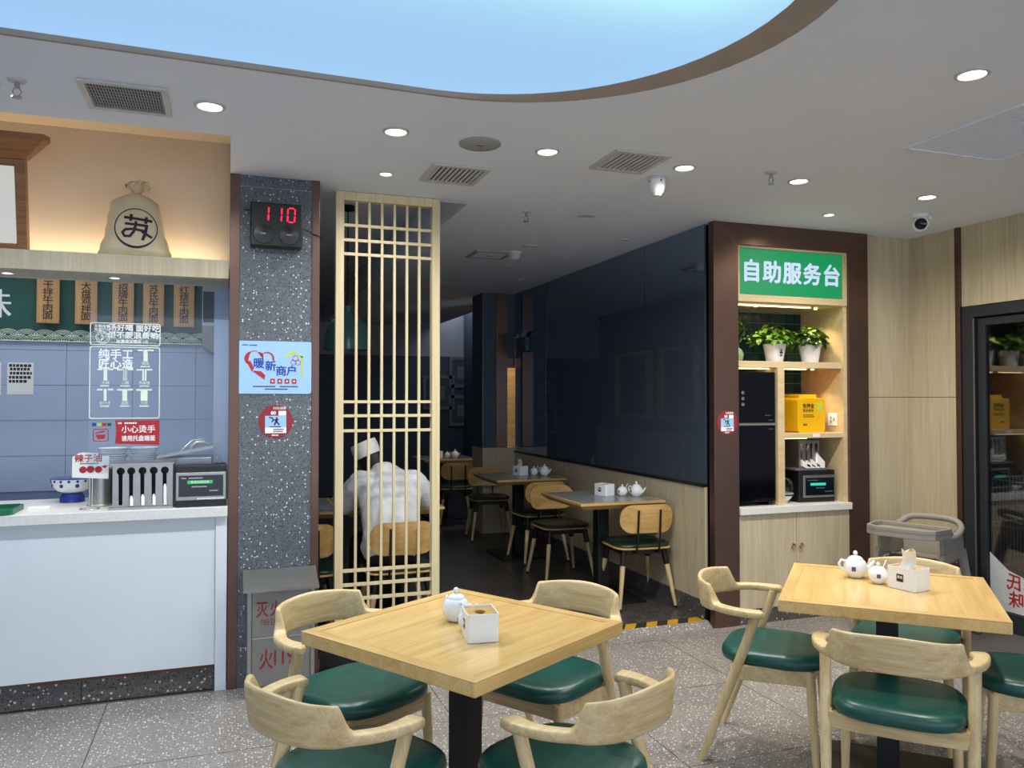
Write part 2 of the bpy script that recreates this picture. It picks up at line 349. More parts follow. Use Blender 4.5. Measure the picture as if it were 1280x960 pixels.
# kitchen back wall of tiles
kw = struct(bx('wall_kitchen', 'tilegrout', -4, .0, 6.0, 6.1, 0, 2.6), 'pale blue tiled back wall of the open kitchen')
kt = None
for i in range(9):
    for j in range(5):
        x0 = -.03 - .4 * (i + 1) + .21; x1 = min(x0 + .4, -.02)
        if x0 > -.05: continue
        if i == 0: M().box(x0 + .0015, x1 - .0015, 5.993, 6.0, .9 + .2325 * j + .0015, .9 + .2325 * (j + 1) - .0015).build('tile', 'tile', kw); continue
        if kt is None: kt = M().box(.0015, .3985, -.007, 0, .0015, .231).build('tile', 'tile', kw, (x0, 6.0, .9 + .2325 * j))
        else: share(kt, (x0, 6.0, .9 + .2325 * j), kw)
wp = struct(bx('wall_partition', 'tile', -.08, 0, 4.765, 6.1, 0, 2.95), 'partition between the kitchen and the back room')
# column clad in terrazzo tiles
cl = struct(bx('column', 'grout', .0, .46, 4.423, 4.62, 0, CZ), 'square column clad in speckled grey terrazzo tiles')
js = [0, .32, .71, 1.10, 1.48, 1.86, 2.245, 2.63, CZ]
for a, b in zip(js, js[1:]): bx('tile', 'column', .052, .418, 4.42, 4.43, a + .0012, b - .0012, cl)
bx('bronze_trim', 'bronze', 0, .05, 4.413, 4.5, 0, CZ, cl, .002); bx('bronze_trim', 'bronze', .42, .46, 4.413, 4.62, 0, CZ, cl, .002)

# mirror wall (back room right)
wm = struct(bx('wall_mirror', 'black', 3.035, 3.15, 4.64, 8.42, 0, 2.95), 'wall of tinted mirror glass over pale wood wainscot in the back room')
for a, b in ((4.62, 5.45), (5.45, 6.46), (6.46, 7.42), (7.42, 8.40)):
    bx('mirror_pane', 'mirror', 3.02, 3.034, a + .0025, b - .0025, .935, CZ - .002, wm)
    bx('wood_panel', 'panel', 3.012, 3.034, a + .001, b - .001, .155, .915, wm)
bx('black_trim', 'black', 3.002, 3.034, 4.62, 8.4, .915, .935, wm); bx('skirting', 'plinth', 3.004, 3.034, 4.66, 8.4, .03, .155, wm)
# pier at the far end of the mirror
pr = struct(bx('wall_pier', 'paint_dark', 2.64, 2.935, 8.42, 8.8, .97, CZ), 'dark pier at the far end of the mirror wall'); bx('wood_panel', 'panel', 2.64, 3.02, 8.40, 8.8, .03, .97, pr)
bx('bronze_trim', 'bronze', 2.80, 2.93, 8.405, 8.42, .98, CZ - .01, pr); bx('bronze_trim', 'bronze', 2.64, 2.65, 8.41, 8.42, .98, CZ - .01, pr)
nk = struct(bx('wall_nook', 'ply', 2.93, 3.6, 9.3, 9.4, .03, 2.69), 'lit wood wall seen through the slot beside the dark pier'); bx('slot_lintel', 'bronze', 2.935, 3.03, 8.43, 8.5, 1.86, 1.97, pr)
bx('slot_head', 'paint_dark', 2.935, 3.035, 8.44, 8.5, 1.97, CZ, pr)
struct(bx('wall_nook_side', 'paint_dark', 3.6, 3.7, 8.4, 12.7, 0, 2.95))
lamp('nook_lamp', 'SPOT', (3.25, 9.0, 2.6), 40, (1, .72, .40), (R(12), 0, 0), spot_size=R(70), spot_blend=.6, shadow_soft_size=.03)
t = thing('notice_board', 'small green and yellow notice in the lit slot beside the dark pier', 'notice', (2.985, 8.9, 1.0)); bx('board', 'leafd', -.04, .025, 0, .012, .0, .20, t); bx('sheet', 'lime', -.035, .01, -.003, 0, .02, .08, t); bx('post', 'frame_dark', -.02, .0, .012, .02, -.97, .2, t)
# far and left walls of the back room
wf = struct(bx('wall_far', 'paint_dark', -.1, 3.7, 12.5, 12.6, 0, 2.2), 'dark far wall of the back room'); bx('upper_wall', 'paint_pale', -.1, 3.7, 12.49, 12.6, 2.2, 2.95, wf)
wl = struct(bx('wall_back_left', 'paint_grey', -.08, 0, 6.1, 12.5, 0, 2.95), 'left wall of the back room with dark windows'); bx('wainscot', 'panel', 0, .02, 4.64, 12.5, .03, 1.03, wl)
for k, (a, b) in enumerate(((6.9, 7.6), (8.1, 8.95), (9.4, 10.3), (10.7, 11.7))):
    wn = struct(bx('window_%d' % (k + 1), 'blackg', 0.0, .012, a, b, 1.27, 2.2), 'dark window in the left wall of the back room')
    for q, z in ((a - .05, 0), (b, 0)): bx('frame', 'ply', 0, .09, q, q + .05, 1.24, 2.25, wn)
    bx('frame', 'ply', 0, .09, a, b, 2.2, 2.25, wn); bx('frame', 'ply', 0, .09, a, b, 1.22, 1.27, wn)

# right wall with wood panels, and the wall beside the cabinet
wb = struct(bx('wall_cabinet', 'panel', 3.1, 4.86, 5.05, 5.15, 0, 2.95)); 
wc = struct(bx('wall_corner', 'floorjoint', 4.31, 4.86, 4.578, 5.05, 0, 2.95), 'pale wood clad wall beside the service cabinet')
bx('wood_panel', 'panel', 4.312, 4.74, 4.565, 4.578, .1, 1.518, wc); bx('wood_panel', 'panel', 4.312, 4.74, 4.565, 4.578, 1.522, CZ, wc); bx('skirting', 'plinth', 4.312, 4.74, 4.56, 4.578, 0, .1, wc)
wr = struct(bx('wall_right', 'floorjoint', 4.753, 4.86, 4.14, 4.578, 0, 2.95), 'pale wood clad wall with the dark glass door')
bx('wood_panel', 'panel', 4.74, 4.753, 4.165, 4.565, .1, 1.518, wr); bx('wood_panel', 'panel', 4.74, 4.753, 4.165, 4.565, 1.522, CZ, wr); bx('skirting', 'plinth', 4.736, 4.753, 4.165, 4.56, 0, .1, wr)
bx('bronze_trim', 'bronze', 4.728, 4.753, 4.125, 4.163, 0, CZ, wr, .002)
bx('upper_wall', 'panel', 4.745, 4.86, -3.5, 4.123, 2.14, 2.95, wr)
dr = struct(room('door_1', 'glass door in a charcoal frame with white film along its bottom'))
bx('frame', 'frame_dark', 4.74, 4.84, 4.03, 4.12, 0, 2.135, dr, .003); bx('frame', 'frame_dark', 4.74, 4.84, 1.9, 4.03, 2.06, 2.135, dr, .003); bx('frame', 'frame_dark', 4.74, 4.84, 1.9, 1.98, 0, 2.06, dr, .003)
bx('door_stile', 'frame_dark', 4.765, 4.815, 3.965, 4.02, .02, 2.05, dr, .003); bx('door_rail', 'frame_dark', 4.765, 4.815, 2.06, 3.965, .02, .12, dr, .003); bx('door_rail', 'frame_dark', 4.765, 4.815, 2.06, 3.965, 2.0, 2.05, dr, .003); bx('door_stile', 'frame_dark', 4.765, 4.815, 2.0, 2.06, .02, 2.05, dr, .003)
bx('edge_strip', 'steel', 4.735, 4.742, 4.022, 4.03, 0, 2.05, dr)
bx('pane', 'doorglass', 4.785, 4.793, 2.06, 3.965, .12, 2.0, dr)
# white film on the door glass with a curved top edge and mirrored red writing (it faces outside)
fm = tag(bpy.data.objects.new('window_film', None), 'curved white film with mirrored red characters on the glass door', 'film'); COL.objects.link(fm)
pts = [(-(3.96), .125), (-2.07, .125), (-2.07, .30)]
for k in range(13):
    u = k / 12; yy = 2.4 + (3.96 - 2.4) * u; pts.append((-yy, .34 + .15 * u ** 12))
pf = M().prism(pts, (), 0, .0012).build('film_sheet', 'film', fm, (4.784, 0, 0), FACE['-X'])
for ch, yy, zz, sz in (('氏', 3.785, .315, .115), ('苏', 3.67, .315, .115), ('味', 3.775, .205, .11), ('道', 3.66, .205, .11)):
    text(ch, sz, (4.7825, yy, zz), 'redink', fm, '-X', .02, -1)
struct(bx('wall_outside', 'outside', 7.6, 7.7, -3.5, 5, 0, 3.1)); struct(bx('wall_outside_end', 'outside', 4.86, 7.7, 5.0, 5.1, 0, 3.1)); struct(bx('roof_outside', 'outside', 4.9, 7.7, -3.5, 5.1, 2.95, 3.1))
# ================================================================== FRONT ARMCHAIRS AND TABLES
def make_armchair(label):
    t = thing('armchair', label, 'chair', group='oak armchairs')
    half = [(0, -.168), (.06, -.164), (.12, -.148), (.165, -.118), (.19, -.09), (.222, -.045), (.243, .0), (.252, .05), (.250, .095), (.242, .125)]
    P = [(-x, y) for x, y in half[:0:-1]] + half
    c = spline([(x, y, 0) for x, y in P], 6); n = len(c); rings = []
    for i, p in enumerate(c):
        s = abs(i / (n - 1) * 2 - 1)                              # 0 at the middle of the back, 1 at an arm tip
        k = sst(.40, .50, s); hgt = .125 * (1 - k) + .030 * k; hgt += -.012 * sst(.0, .4, s) * (1 - k)
        wdt = .021 * (1 - k) + .046 * k + .014 * sst(.7, .9, s)
        tip = sst(.93, 1.0, s); wdt *= 1 - .45 * tip; hgt *= 1 - .3 * tip
        t0 = (c[min(i + 1, n - 1)] - c[max(i - 1, 0)]).normalized(); nrm = Vector((t0.y, -t0.x, 0))
        lean = .10 * (1 - k)
        ring = []
        for q in range(16):
            a = 2 * PI * q / 16; ca, sa = math.cos(a), math.sin(a)
            u = math.copysign(abs(ca) ** .5, ca) * wdt / 2; v = math.copysign(abs(sa) ** .5, sa) * hgt / 2
            z = .618 + hgt / 2 + v + .008 * k - .004 * s
            ring.append(tuple(p + nrm * (u + lean * (z - .618)) + Vector((0, 0, z))))
        rings.append(ring)
    M().loft(rings).build('back_rail', 'oak', t, smooth=60)
    for s in (-1, 1):
        pts = [(s * .236, .09, .628), (s * .232, .055, .52), (s * .226, -.005, .36), (s * .218, -.075, .17), (s * .211, -.135, 0)]
        M().tube(pts, [.020, .0195, .020, .0165, .0125], 12).build('leg', 'oaky', t, smooth=50)
        M().tube([(s * .183, .292, .413), (s * .186, .297, .30), (s * .192, .315, 0)], [.0185, .019, .0125], 12).build('leg', 'oaky', t, smooth=50)
        M().loft([[(s * a, y, .357), (s * b, y, .357), (s * b, y, .418), (s * a, y, .418)] for a, b, y in ((.206, .228, 0), (.172, .194, .295))]).build('side_rail', 'oak', t, bevel=.003)
    bx('front_rail', 'oak', -.175, .175,   .282, .303, .357, .418, t, .003)
    M().loft([[(x, y - .011, .36), (x, y + .011, .36), (x, y + .011, .412), (x, y - .011, .412)] for x, y in ((-.215, .0), (-.11, -.012), (0, -.016), (.11, -.012), (.215, .0))]).build('back_rail_lower', 'oak', t, smooth=30)
    rings = []
    for z, k in ((.412, .93), (.420, .985), (.436, 1.0), (.452, .985), (.463, .94), (.470, .84), (.474, .6), (.475, .25)):
        r = []
        for q in range(40):
            a = 2 * PI * q / 40; ca, sa = math.cos(a), math.sin(a)
            x = math.copysign(abs(ca) ** .58, ca) * .219 * k; y = math.copysign(abs(sa) ** .66, sa) * .215 * k
            x *= 1 + .01 * (y / .215); r.append((x, .135 + y, z - .010 * (1 - abs(x) / .24) * (k < .7)))
        rings.append(r)
    M().loft(rings).build('seat_cushion', 'leather', t, smooth=60)
    return t
AC = [  # x, y, facing degrees, label
    (.395, 3.09, -60, 'oak armchair with green seat beside the grey fire extinguisher box'),
    (.255, 2.275, 32, 'oak armchair with green seat at the left table, its bowed back nearest the white counter'),
    (1.26, 2.955, 213, 'oak armchair with green seat at the left table, on its dark back room side'),
    (.987, 2.047, 116, 'oak armchair at the left table with its back turned towards the right table'),
    (2.12, 2.955, -46, 'oak armchair standing alone on the left side of the right table, seen in profile'),
    (2.14, 2.13, 43, 'oak armchair seen squarely from behind at the right table'),
    (2.975, 2.88, 216, 'oak armchair on the far side of the right table, before the grey high chair'),
    (3.02, 2.14, 136, 'oak armchair on the right side of the right table, cut by the picture edge')]
ac0 = make_armchair(AC[0][3]); ac0.location = (AC[0][0], AC[0][1], 0); ac0.rotation_euler = (0, 0, R(AC[0][2] - 90))
for x, y, a, l in AC[1:]: dup(ac0, (x, y, 0), R(a - 90), l)

def make_table(label, s=.755):
    t = thing('dining_table', label, 'table', group='oak dining tables'); h = s / 2
    m = M().box(-h, h, -h, h, .707, .748); m.build('tabletop', 'oaktop', t, bevel=.004)
    e = .045
    for k in range(4):
        M().prism([(-h, -h), (h, -h), (h - e, -h + e), (-h + e, -h + e)], (), .7485, .7495).build('edge_band', 'oakedge', t, (0, 0, 0), k * PI / 2)
    bx('column', 'black', -.04, .04, -.04, .04, .02, .70, t, .004); bx('top_plate', 'black', -.2, .2, -.2, .2, .70, .707, t); bx('base_plate', 'black', -.25, .25, -.25, .25, 0, .018, t, .004)
    return t
tb0 = make_table('square oak dining table nearer the white counter, on a black square post'); tb0.location = (.745, 2.56, 0); tb0.rotation_euler = (0, 0, R(31.5))
dup(tb0, (2.48, 2.515, 0), R(46.5), 'square oak dining table before the green lit sign cabinet, on a black square post')

# ---- porcelain sets
def make_teapot(label):
    t = thing('teapot', label, 'teapot', group='white teapots')
    b = M().lathe([(.026, 0), (.030, .004), (.042, .018), (.0475, .036), (.046, .054), (.038, .070), (.030, .076), (.028, .074)], n=28).build('body', 'porcelain', t, smooth=60)
    ld = M().lathe([(.031, .075), (.030, .080), (.020, .088), (.008, .0915), (.006, .093)], n=24).build('lid', 'porcelain', t, smooth=60)
    M().lathe([(.005, .092), (.0085, .098), (.0095, .103), (.006, .110), (.001, .112)], n=16).build('knob', 'porcelain', ld, smooth=70)
    M().tube([(.040, 0, .030), (.058, 0, .040), (.070, 0, .058), (.080, 0, .068)], [.013, .010, .0075, .006], 12).build('spout', 'porcelain', t, smooth=60)
    M().tube([(-.036, 0, .066), (-.058, 0, .073), (-.069, 0, .058), (-.062, 0, .036), (-.043, 0, .026)], .0055, 10).build('handle', 'porcelain', t, smooth=60)
    k = M()
    rr = [[((.0478 + d) * math.sin(x), -(.0478 + d) * math.cos(x), z) for x, z in ((-.67, .032), (-.33, .032), (-.33, .050), (-.67, .050))] for d in (-.004, .0008)]
    k.loft(rr).build('label', 'bluegrey', t)
    return t
def make_pot(label):
    t = thing('sugar_pot', label, 'sugar pot', group='white sugar pots')
    M().lathe([(.020, 0), (.024, .004), (.034, .016), (.0385, .032), (.036, .048), (.028, .058), (.026, .056)], n=26).build('body', 'porcelain', t, smooth=60)
    ld = M().lathe([(.028, .057), (.027, .061), (.016, .068), (.006, .070)], n=22).build('lid', 'porcelain', t, smooth=60)
    M().lathe([(.004, .069), (.0075, .075), (.008, .079), (.004, .085), (.001, .086)], n=14).build('knob', 'porcelain', ld, smooth=70)
    M().tube([(.020, .004, .052), (.030, .004, .070), (.040, .004, .092)], [.002, .0025, .003], 8).build('spoon', 'porcelain', t, smooth=60)
    rr = [[((.0385 + d) * math.sin(x), -(.0385 + d) * math.cos(x), z) for x, z in ((-.72, .026), (-.34, .026), (-.34, .042), (-.72, .042))] for d in (-.004, .0008)]
    M().loft(rr).build('label', 'bluegrey', t)
    return t
def make_box(label, tissue=False):
    t = thing('napkin_box', label, 'napkin box', group='white napkin boxes')
    M().prism(rrect(-.05, .05, -.062, .062, .010), [rrect(-.0465, .0465, -.0585, .0585, .008)], 0, .086).build('box', 'porcelain', t, smooth=40)
    ld = M().prism(rrect(-.0462, .0462, -.0582, .0582, .008), [circ(0, 0, .017, 20, .024)], .070, .079).build('lid', 'ply', t)
    M().prism(rrect(-.046, .046, -.058, .058, .008), (), .004, .045).build('napkins', 'paper', t)
    lb = bx('label', 'ink', -.0506, -.0498, -.012, .018, .030, .060, t)
    text('苏氏', .012, (-.0508, .003, .047), 'whiteink', lb, (PI / 2, 0, -PI / 2), .03, ext=.0002)
    if tissue:
        rings = []
        for u in range(7):
            s = u / 6; rings.append([(-.02 + .012 * math.sin(s * 4), -.03 + .06 * v / 5 - .02 * s, .072 + .085 * s + .010 * math.sin(v * 1.3)) for v in range(6)] + [(-.0185 + .012 * math.sin(s * 4), -.03 + .06 * v / 5 - .02 * s, .072 + .085 * s + .010 * math.sin(v * 1.3)) for v in range(5, -1, -1)])
        M().loft(rings).build('tissue', 'paper', t, smooth=60)
    return t
def put(o, loc, rz): o.location = loc; o.rotation_euler = (0, 0, rz); return o
TZ = .7497
p0 = put(make_teapot('white teapot on the left oak table behind its napkin box'), (.735, 2.64, TZ), R(100))
s0 = put(make_pot('white sugar pot on the left oak table tucked against the napkin box'), (.745, 2.515, TZ), R(-75))
b0 = put(make_box('white napkin box with open round hole on the left oak table'), (.755, 2.43, TZ), R(-7))
dup(p0, (2.51, 2.715, TZ), R(-22), 'white teapot with its handle to the left on the right oak table')
dup(s0, (2.515, 2.595, TZ), R(-10), 'white sugar pot between teapot and tissue box on the right oak table')
b1 = put(make_box('white napkin box with a tissue sticking out on the right oak table', True), (2.562, 2.484, TZ), R(9))

# ================================================================== BACK ROOM FURNITURE (floor at .03)
FZ = .03
def make_side_chair(label):
    t = thing('side_chair', label, 'chair', group='plywood side chairs of the back room')
    def slab(z0, z1, sx, sy, n=.42, cy=0): 
        r = []
        for z, k in ((z0, .97), (z0 + (z1 - z0) * .4, 1), (z1 - .004, .985), (z1, .95)):
            r.append([(math.copysign(abs(math.cos(2 * PI * q / 36)) ** n, math.cos(2 * PI * q / 36)) * sx * k, cy + math.copysign(abs(math.sin(2 * PI * q / 36)) ** n, math.sin(2 * PI * q / 36)) * sy * k, z) for q in range(36)])
        return M().loft(r)
    slab(.415, .428, .215, .21).build('seat_shell', 'ply', t, smooth=50); slab(.4285, .452, .207, .202).build('seat_pad', 'darkgreen', t, smooth=50)
    M().box(-.165, .165, -.155, -.125, .375, .414).box(-.165, .165, .125, .155, .375, .414).box(-.165, -.135, -.13, .13, .375, .414).box(.135, .165, -.13, .13, .375, .414).build('seat_frame', 'black', t)
    for sx in (-1, 1):
        for sy in (-1, 1):
            top = Vector((sx * .155, sy * .145, .40)); ft = Vector((sx * .215, sy * .215, 0)); mid = top.lerp(ft, .2)
            l = M().tube([mid, mid.lerp(ft, .15), ft], [.0195, .019, .011], 10).build('leg', 'oaky', t, smooth=50)
            M().tube([top, mid.lerp(ft, .06)], [.0225, .021], 10).build('socket', 'black', l, smooth=50)
            M().tube([ft.lerp(top, .035), ft], [.0125, .0115], 10).build('foot_cap', 'black', l, smooth=50)
        M().tube([(sx * .085, -.150, .39), (sx * .085, -.212, .405), (sx * .085, -.228, .45), (sx * .083, -.250, .70)], .0075, 8).build('back_post', 'black', t, smooth=50)
    rings = []
    out = rrect(-.20, .20, .535, .735, .085, 6)
    def bend(x, z, d): return (x, -.245 + .06 * (x / .2) ** 2 * .9 - (z - .635) * .1 + d, z)
    m = M(); n = len(out)
    cen = [(0, .635)]
    L = []
    for d in (0, .013):
        for k in (.0, .25, .5, .75, 1.0): L.append([bend(x * k, .635 + (z - .635) * k, d) for x, z in out])
    seq = L[0:5] + L[9:4:-1]
    m.loft(seq, cap=False); m.build('backrest', 'ply', t, smooth=50)
    return t
SC = [(2.80, 5.20, 86, 'plywood side chair nearest the striped floor tape, its back to us below the mirror'),
      (2.62, 6.17, 270, 'plywood side chair on the far side of the nearest table below the mirror, facing us'),
      (2.70, 6.90, 92, 'plywood side chair pushed to the near side of the second table below the mirror'),
      (2.62, 8.12, 262, 'plywood side chair beyond the second table below the mirror, beside the dark pier'),
      (2.57, 9.28, 84, 'dim plywood side chair at the farthest table, left of the dark pier'),
      (1.00, 4.99, 90, 'plywood side chair behind the lattice screen on which the cook in white sits'),
      (.42, 5.06, 90, 'plywood side chair behind the gap between speckled column and lattice screen')]
sc0 = make_side_chair(SC[0][3]); put(sc0, (SC[0][0], SC[0][1], FZ), R(SC[0][2] - 90))
for x, y, a, l in SC[1:]: dup(sc0, (x, y, FZ), R(a - 90), l)
def make_back_table(label):
    t = thing('slate_table', label, 'table', group='slate topped tables of the back room')
    M().box(-.31, .31, -.35, .35, .735, .75).build('tabletop', 'slate', t)
    o = [(-.335, -.375), (.335, -.375), (.335, .375), (-.335, .375)]
    M().loft([[(x * k, y * k, z) for x, y in o] for k, z in ((.86, .70), (1, .734), (1, .7495))], True).build('wood_edge', 'ply', t)
    bx('column', 'black', -.045, .045, -.045, .045, .02, .70, t, .004); bx('base_plate', 'black', -.24, .24, -.26, .26, 0, .018, t)
    return t
bt0 = put(make_back_table('slate topped table below the mirror, nearest the striped floor tape'), (2.63, 5.42, FZ), 0)
dup(bt0, (2.60, 7.15, FZ), 0, 'slate topped second table below the mirror, near the dark pier')
dup(bt0, (2.55, 9.75, FZ), 0, 'dim slate topped table at the far end, left of the dark pier')
dup(bt0, (1.045, 5.62, FZ), 0, 'slate topped table in front of the cook in white behind the lattice')
dup(bt0, (.365, 5.63, FZ), 0, 'slate topped table behind the column gap, left of the cook in white')
BZ = FZ + .751
for (x, y, rz, nm) in ((2.74, 5.42, 190, 'the nearest slate table below the mirror'), (2.70, 7.16, 190, 'the second slate table below the mirror'), (2.50, 9.62, 180, 'the dim farthest slate table')):
    a = R(rz)
    dup(p0, (x + .135, y - .10, BZ), R(-60), 'white teapot on ' + nm); dup(s0, (x + .055, y - .03, BZ), R(-40), 'white sugar pot on ' + nm); dup(b0 if y < 6 or y > 9 else b1, (x - .055, y + .05, BZ), R(20), 'white napkin box on ' + nm)

# ---- lattice screen
ls = thing('lattice_screen', 'tall pale wood lattice screen beside the speckled column', 'screen', (0, 0, 0))
X0, X1, Z0, Z1, YL = .565, 1.172, .002, 2.688, 4.60
bx('stile', 'lattice', X0, X0 + .047, YL - .03, YL + .03, Z0, Z1, ls, .003); bx('stile', 'lattice', X1 - .047, X1, YL - .03, YL + .03, Z0, Z1, ls, .003)
bx('rail', 'lattice', X0 + .047, X1 - .047, YL - .03, YL + .03, Z1 - .05, Z1, ls, .003); bx('rail', 'lattice', X0 + .047, X1 - .047, YL - .03, YL + .03, Z0, .08, ls, .003)
v0 = None
for k in range(1, 7):
    x = X0 + .047 + (X1 - X0 - .094) * k / 7
    if v0 is None: v0 = M().box(-.007, .007, -.010, .010, .08, Z1 - .05).build('upright_bar', 'lattice', ls, (x, YL, 0))
    else: share(v0, (x, YL, 0), ls)
h0 = None
for z in (2.50, 2.415, 2.335, 1.49, 1.41, 1.325, .53, .45, .37):
    if h0 is None: h0 = M().box(X0 + .047, X1 - .047, -.012, .012, -.008, .008).build('cross_bar', 'lattice', ls, (0, YL, z))
    else: share(h0, (0, YL, z), ls)

# ---- pendant lamp behind the lattice
pl = thing('pendant_lamp', 'unlit green glass pendant lamp hanging behind the lattice screen', 'lamp', (.83, 6.0, 2.95))
M().lathe([(.05, -.001), (.05, -.035), (.01, -.04)]).build('canopy', 'black', pl, smooth=40); M().cyl((0, 0, 0), .005, -.76, -.035, 8).build('cord', 'black', pl)
M().lathe([(.03, -.75), (.03, -.80), (.06, -.82), (.12, -.86), (.155, -.93), (.175, -1.08), (.172, -1.08), (.15, -.93), (.115, -.865), (.05, -.826)], n=32).build('lamp_shade', 'shade', pl, smooth=50)

# ---- pictures on the far wall, emergency light on the mirror
def picture(label, x, z, w_, h_, y=12.48, cat='picture'):
    t = thing('picture_frame', label, cat, (x, y, z), 0, 'framed pictures on the far wall')
    M().prism([(-w_ / 2, -h_ / 2), (w_ / 2, -h_ / 2), (w_ / 2, h_ / 2), (-w_ / 2, h_ / 2)], [[(-w_ / 2 + .05, -h_ / 2 + .05), (-w_ / 2 + .05, h_ / 2 - .05), (w_ / 2 - .05, h_ / 2 - .05), (w_ / 2 - .05, -h_ / 2 + .05)]], 0, .03).build('frame', 'paint_grey', t, (0, .015, 0), FACE['-Y'])
    bx('mat', 'paint_dark', -w_ / 2 + .05, w_ / 2 - .05, -.005, .01, -h_ / 2 + .05, h_ / 2 - .05, t); bx('print', 'paint_grey', -w_ / 5, w_ / 5, -.008, -.004, -h_ / 5, h_ / 5, t)
picture('framed picture on the dark far wall, just right of the lattice screen', 3.02 + .16, 1.62, .52, .55); picture('upper of two framed pictures on the far wall beside the dark pier', 3.58, 1.95, .46, .5); picture('lower of two framed pictures on the far wall beside the dark pier', 3.58, 1.33, .46, .5)
picture('small framed picture seen through the gap beside the speckled column, upper', 1.02, 1.72, .4, .5); picture('small framed picture seen through the gap beside the speckled column, lower', 1.02, 1.18, .4, .5)
t = thing('emergency_light', 'twin-lamp emergency light box on the far end of the mirror', 'emergency light', (3.015, 8.05, 2.02))
bx('housing', 'paint_dark', -.05, 0, -.12, .12, 0, .16, t, .008)
for yy in (-.07, .07): M().lathe([(.02, 0), (.04, .03), (.045, .06), (.01, .062)], n=16, mx=Matrix.Translation((-.03, yy, .165)) @ Matrix.Rotation(R(-60), 4, 'Y'))  .build('lamp_head', 'paint_grey', t, smooth=40)

# ---- hazard tape at the ramp
tp = tag(bx('hazard_tape', 'tapeY', 1.19, 2.995, 4.602, 4.70, .0302, .031), 'black and yellow striped tape on the floor at the back room edge', 'floor tape')
s0_ = None
for k in range(11):
    x = 1.22 + .157 * k
    if s0_ is None: s0_ = M().prism([(0, 4.602), (.078, 4.602), (.14, 4.70), (.062, 4.70)], (), .031, .0314).build('black_stripe', 'ink', tp, (x, 0, 0))
    else: share(s0_, (x, 0, 0), tp)

# ---- dark floor object under the lattice: black framed poster stand on the floor
t = thing('floor_poster', 'dark poster board on the floor behind the fire extinguisher box', 'poster', (.70, 4.50, 0))
bx('board', 'blackg', -.22, .30, 0, .02, .0, .26, t); bx('print', 'screen', -.18, .28, -.002, 0, .03, .24, t)
print_lines([(-.05, .10, .17), (-.05, .08, .15)], 'paint_pale', t, (0, -.0022, 0), h=.012)
# ================================================================== THE COOK (seated, seen from behind)
pe = thing('person', 'person in white coat and white paper cap sitting bent over behind the lattice', 'person', (0, 0, 0))
def limb(m, pts, rads, n=14):
    """tapering limb with round ends, elliptic rings"""
    pts = spline(pts, 5); k = len(pts) - 1; rr = []
    for i in range(len(pts)):
        u = i / k * (len(rads) - 1); a = int(min(u, len(rads) - 2)); rr.append(rads[a] + (rads[a + 1] - rads[a]) * (u - a))
    d0 = (pts[0] - pts[1]).normalized(); d1 = (pts[-1] - pts[-2]).normalized()
    P = [pts[0] + d0 * rr[0] * .9, pts[0] + d0 * rr[0] * .55] + pts + [pts[-1] + d1 * rr[-1] * .55, pts[-1] + d1 * rr[-1] * .9]
    Q = [rr[0] * .3, rr[0] * .8] + rr + [rr[-1] * .8, rr[-1] * .3]
    m.tube(P, Q, n)
def torso(m, secs, n=22):
    r = []
    for c, rx, ry, tilt in secs:
        r.append([(c[0] + rx * math.copysign(abs(math.cos(2 * PI * k / n)) ** .85, math.cos(2 * PI * k / n)), c[1] + ry * math.sin(2 * PI * k / n) * math.cos(tilt), c[2] + ry * math.sin(2 * PI * k / n) * -math.sin(tilt)) for k in range(n)])
    m.loft(r)
hip = .97
bm_ = M()
torso(bm_, [((hip, 4.99, .50), .14, .10, 0), ((hip, 5.0, .58), .165, .115, .1), ((hip, 5.01, .70), .14, .10, .25), ((hip, 5.06, .84), .16, .105, .45), ((hip - .01, 5.13, .95), .17, .10, .6), ((hip - .02, 5.18, 1.02), .10, .075, .7), ((hip - .03, 5.22, 1.06), .05, .05, .8)])
HC = Vector((.89, 5.29, 1.095))
limb(bm_, [(hip - .03, 5.19, 1.03), (hip - .05, 5.24, 1.07), HC - Vector((-.01, .02, .0))], [.055, .05, .055])
bm_.lathe([(.02, -.105), (.055, -.09), (.072, -.05), (.080, 0), (.080, .04), (.066, .085), (.03, .105)], n=20, mx=Matrix.Translation(HC) @ Matrix.Rotation(R(-28), 4, 'X') @ Matrix.Rotation(R(-14), 4, 'Y') @ Matrix.Diagonal((1, 1.18, 1, 1)))
for s in (-1, 1):   # ears, nose
    limb(bm_, [HC + Vector((s * .070, .03, -.035)), HC + Vector((s * .080, .02, -.01))], [.014, .016], 8)
limb(bm_, [HC + Vector((.03, .085, -.035)), HC + Vector((.035, .105, -.06))], [.012, .014], 8)
SH = {-1: (hip - .185, 5.10, .965), 1: (hip + .185, 5.10, .955)}
EL = {-1: (hip - .275, 5.20, .825), 1: (hip + .275, 5.17, .835)}
HD = {-1: (hip - .10, 5.44, .835), 1: (hip + .14, 5.43, .835)}
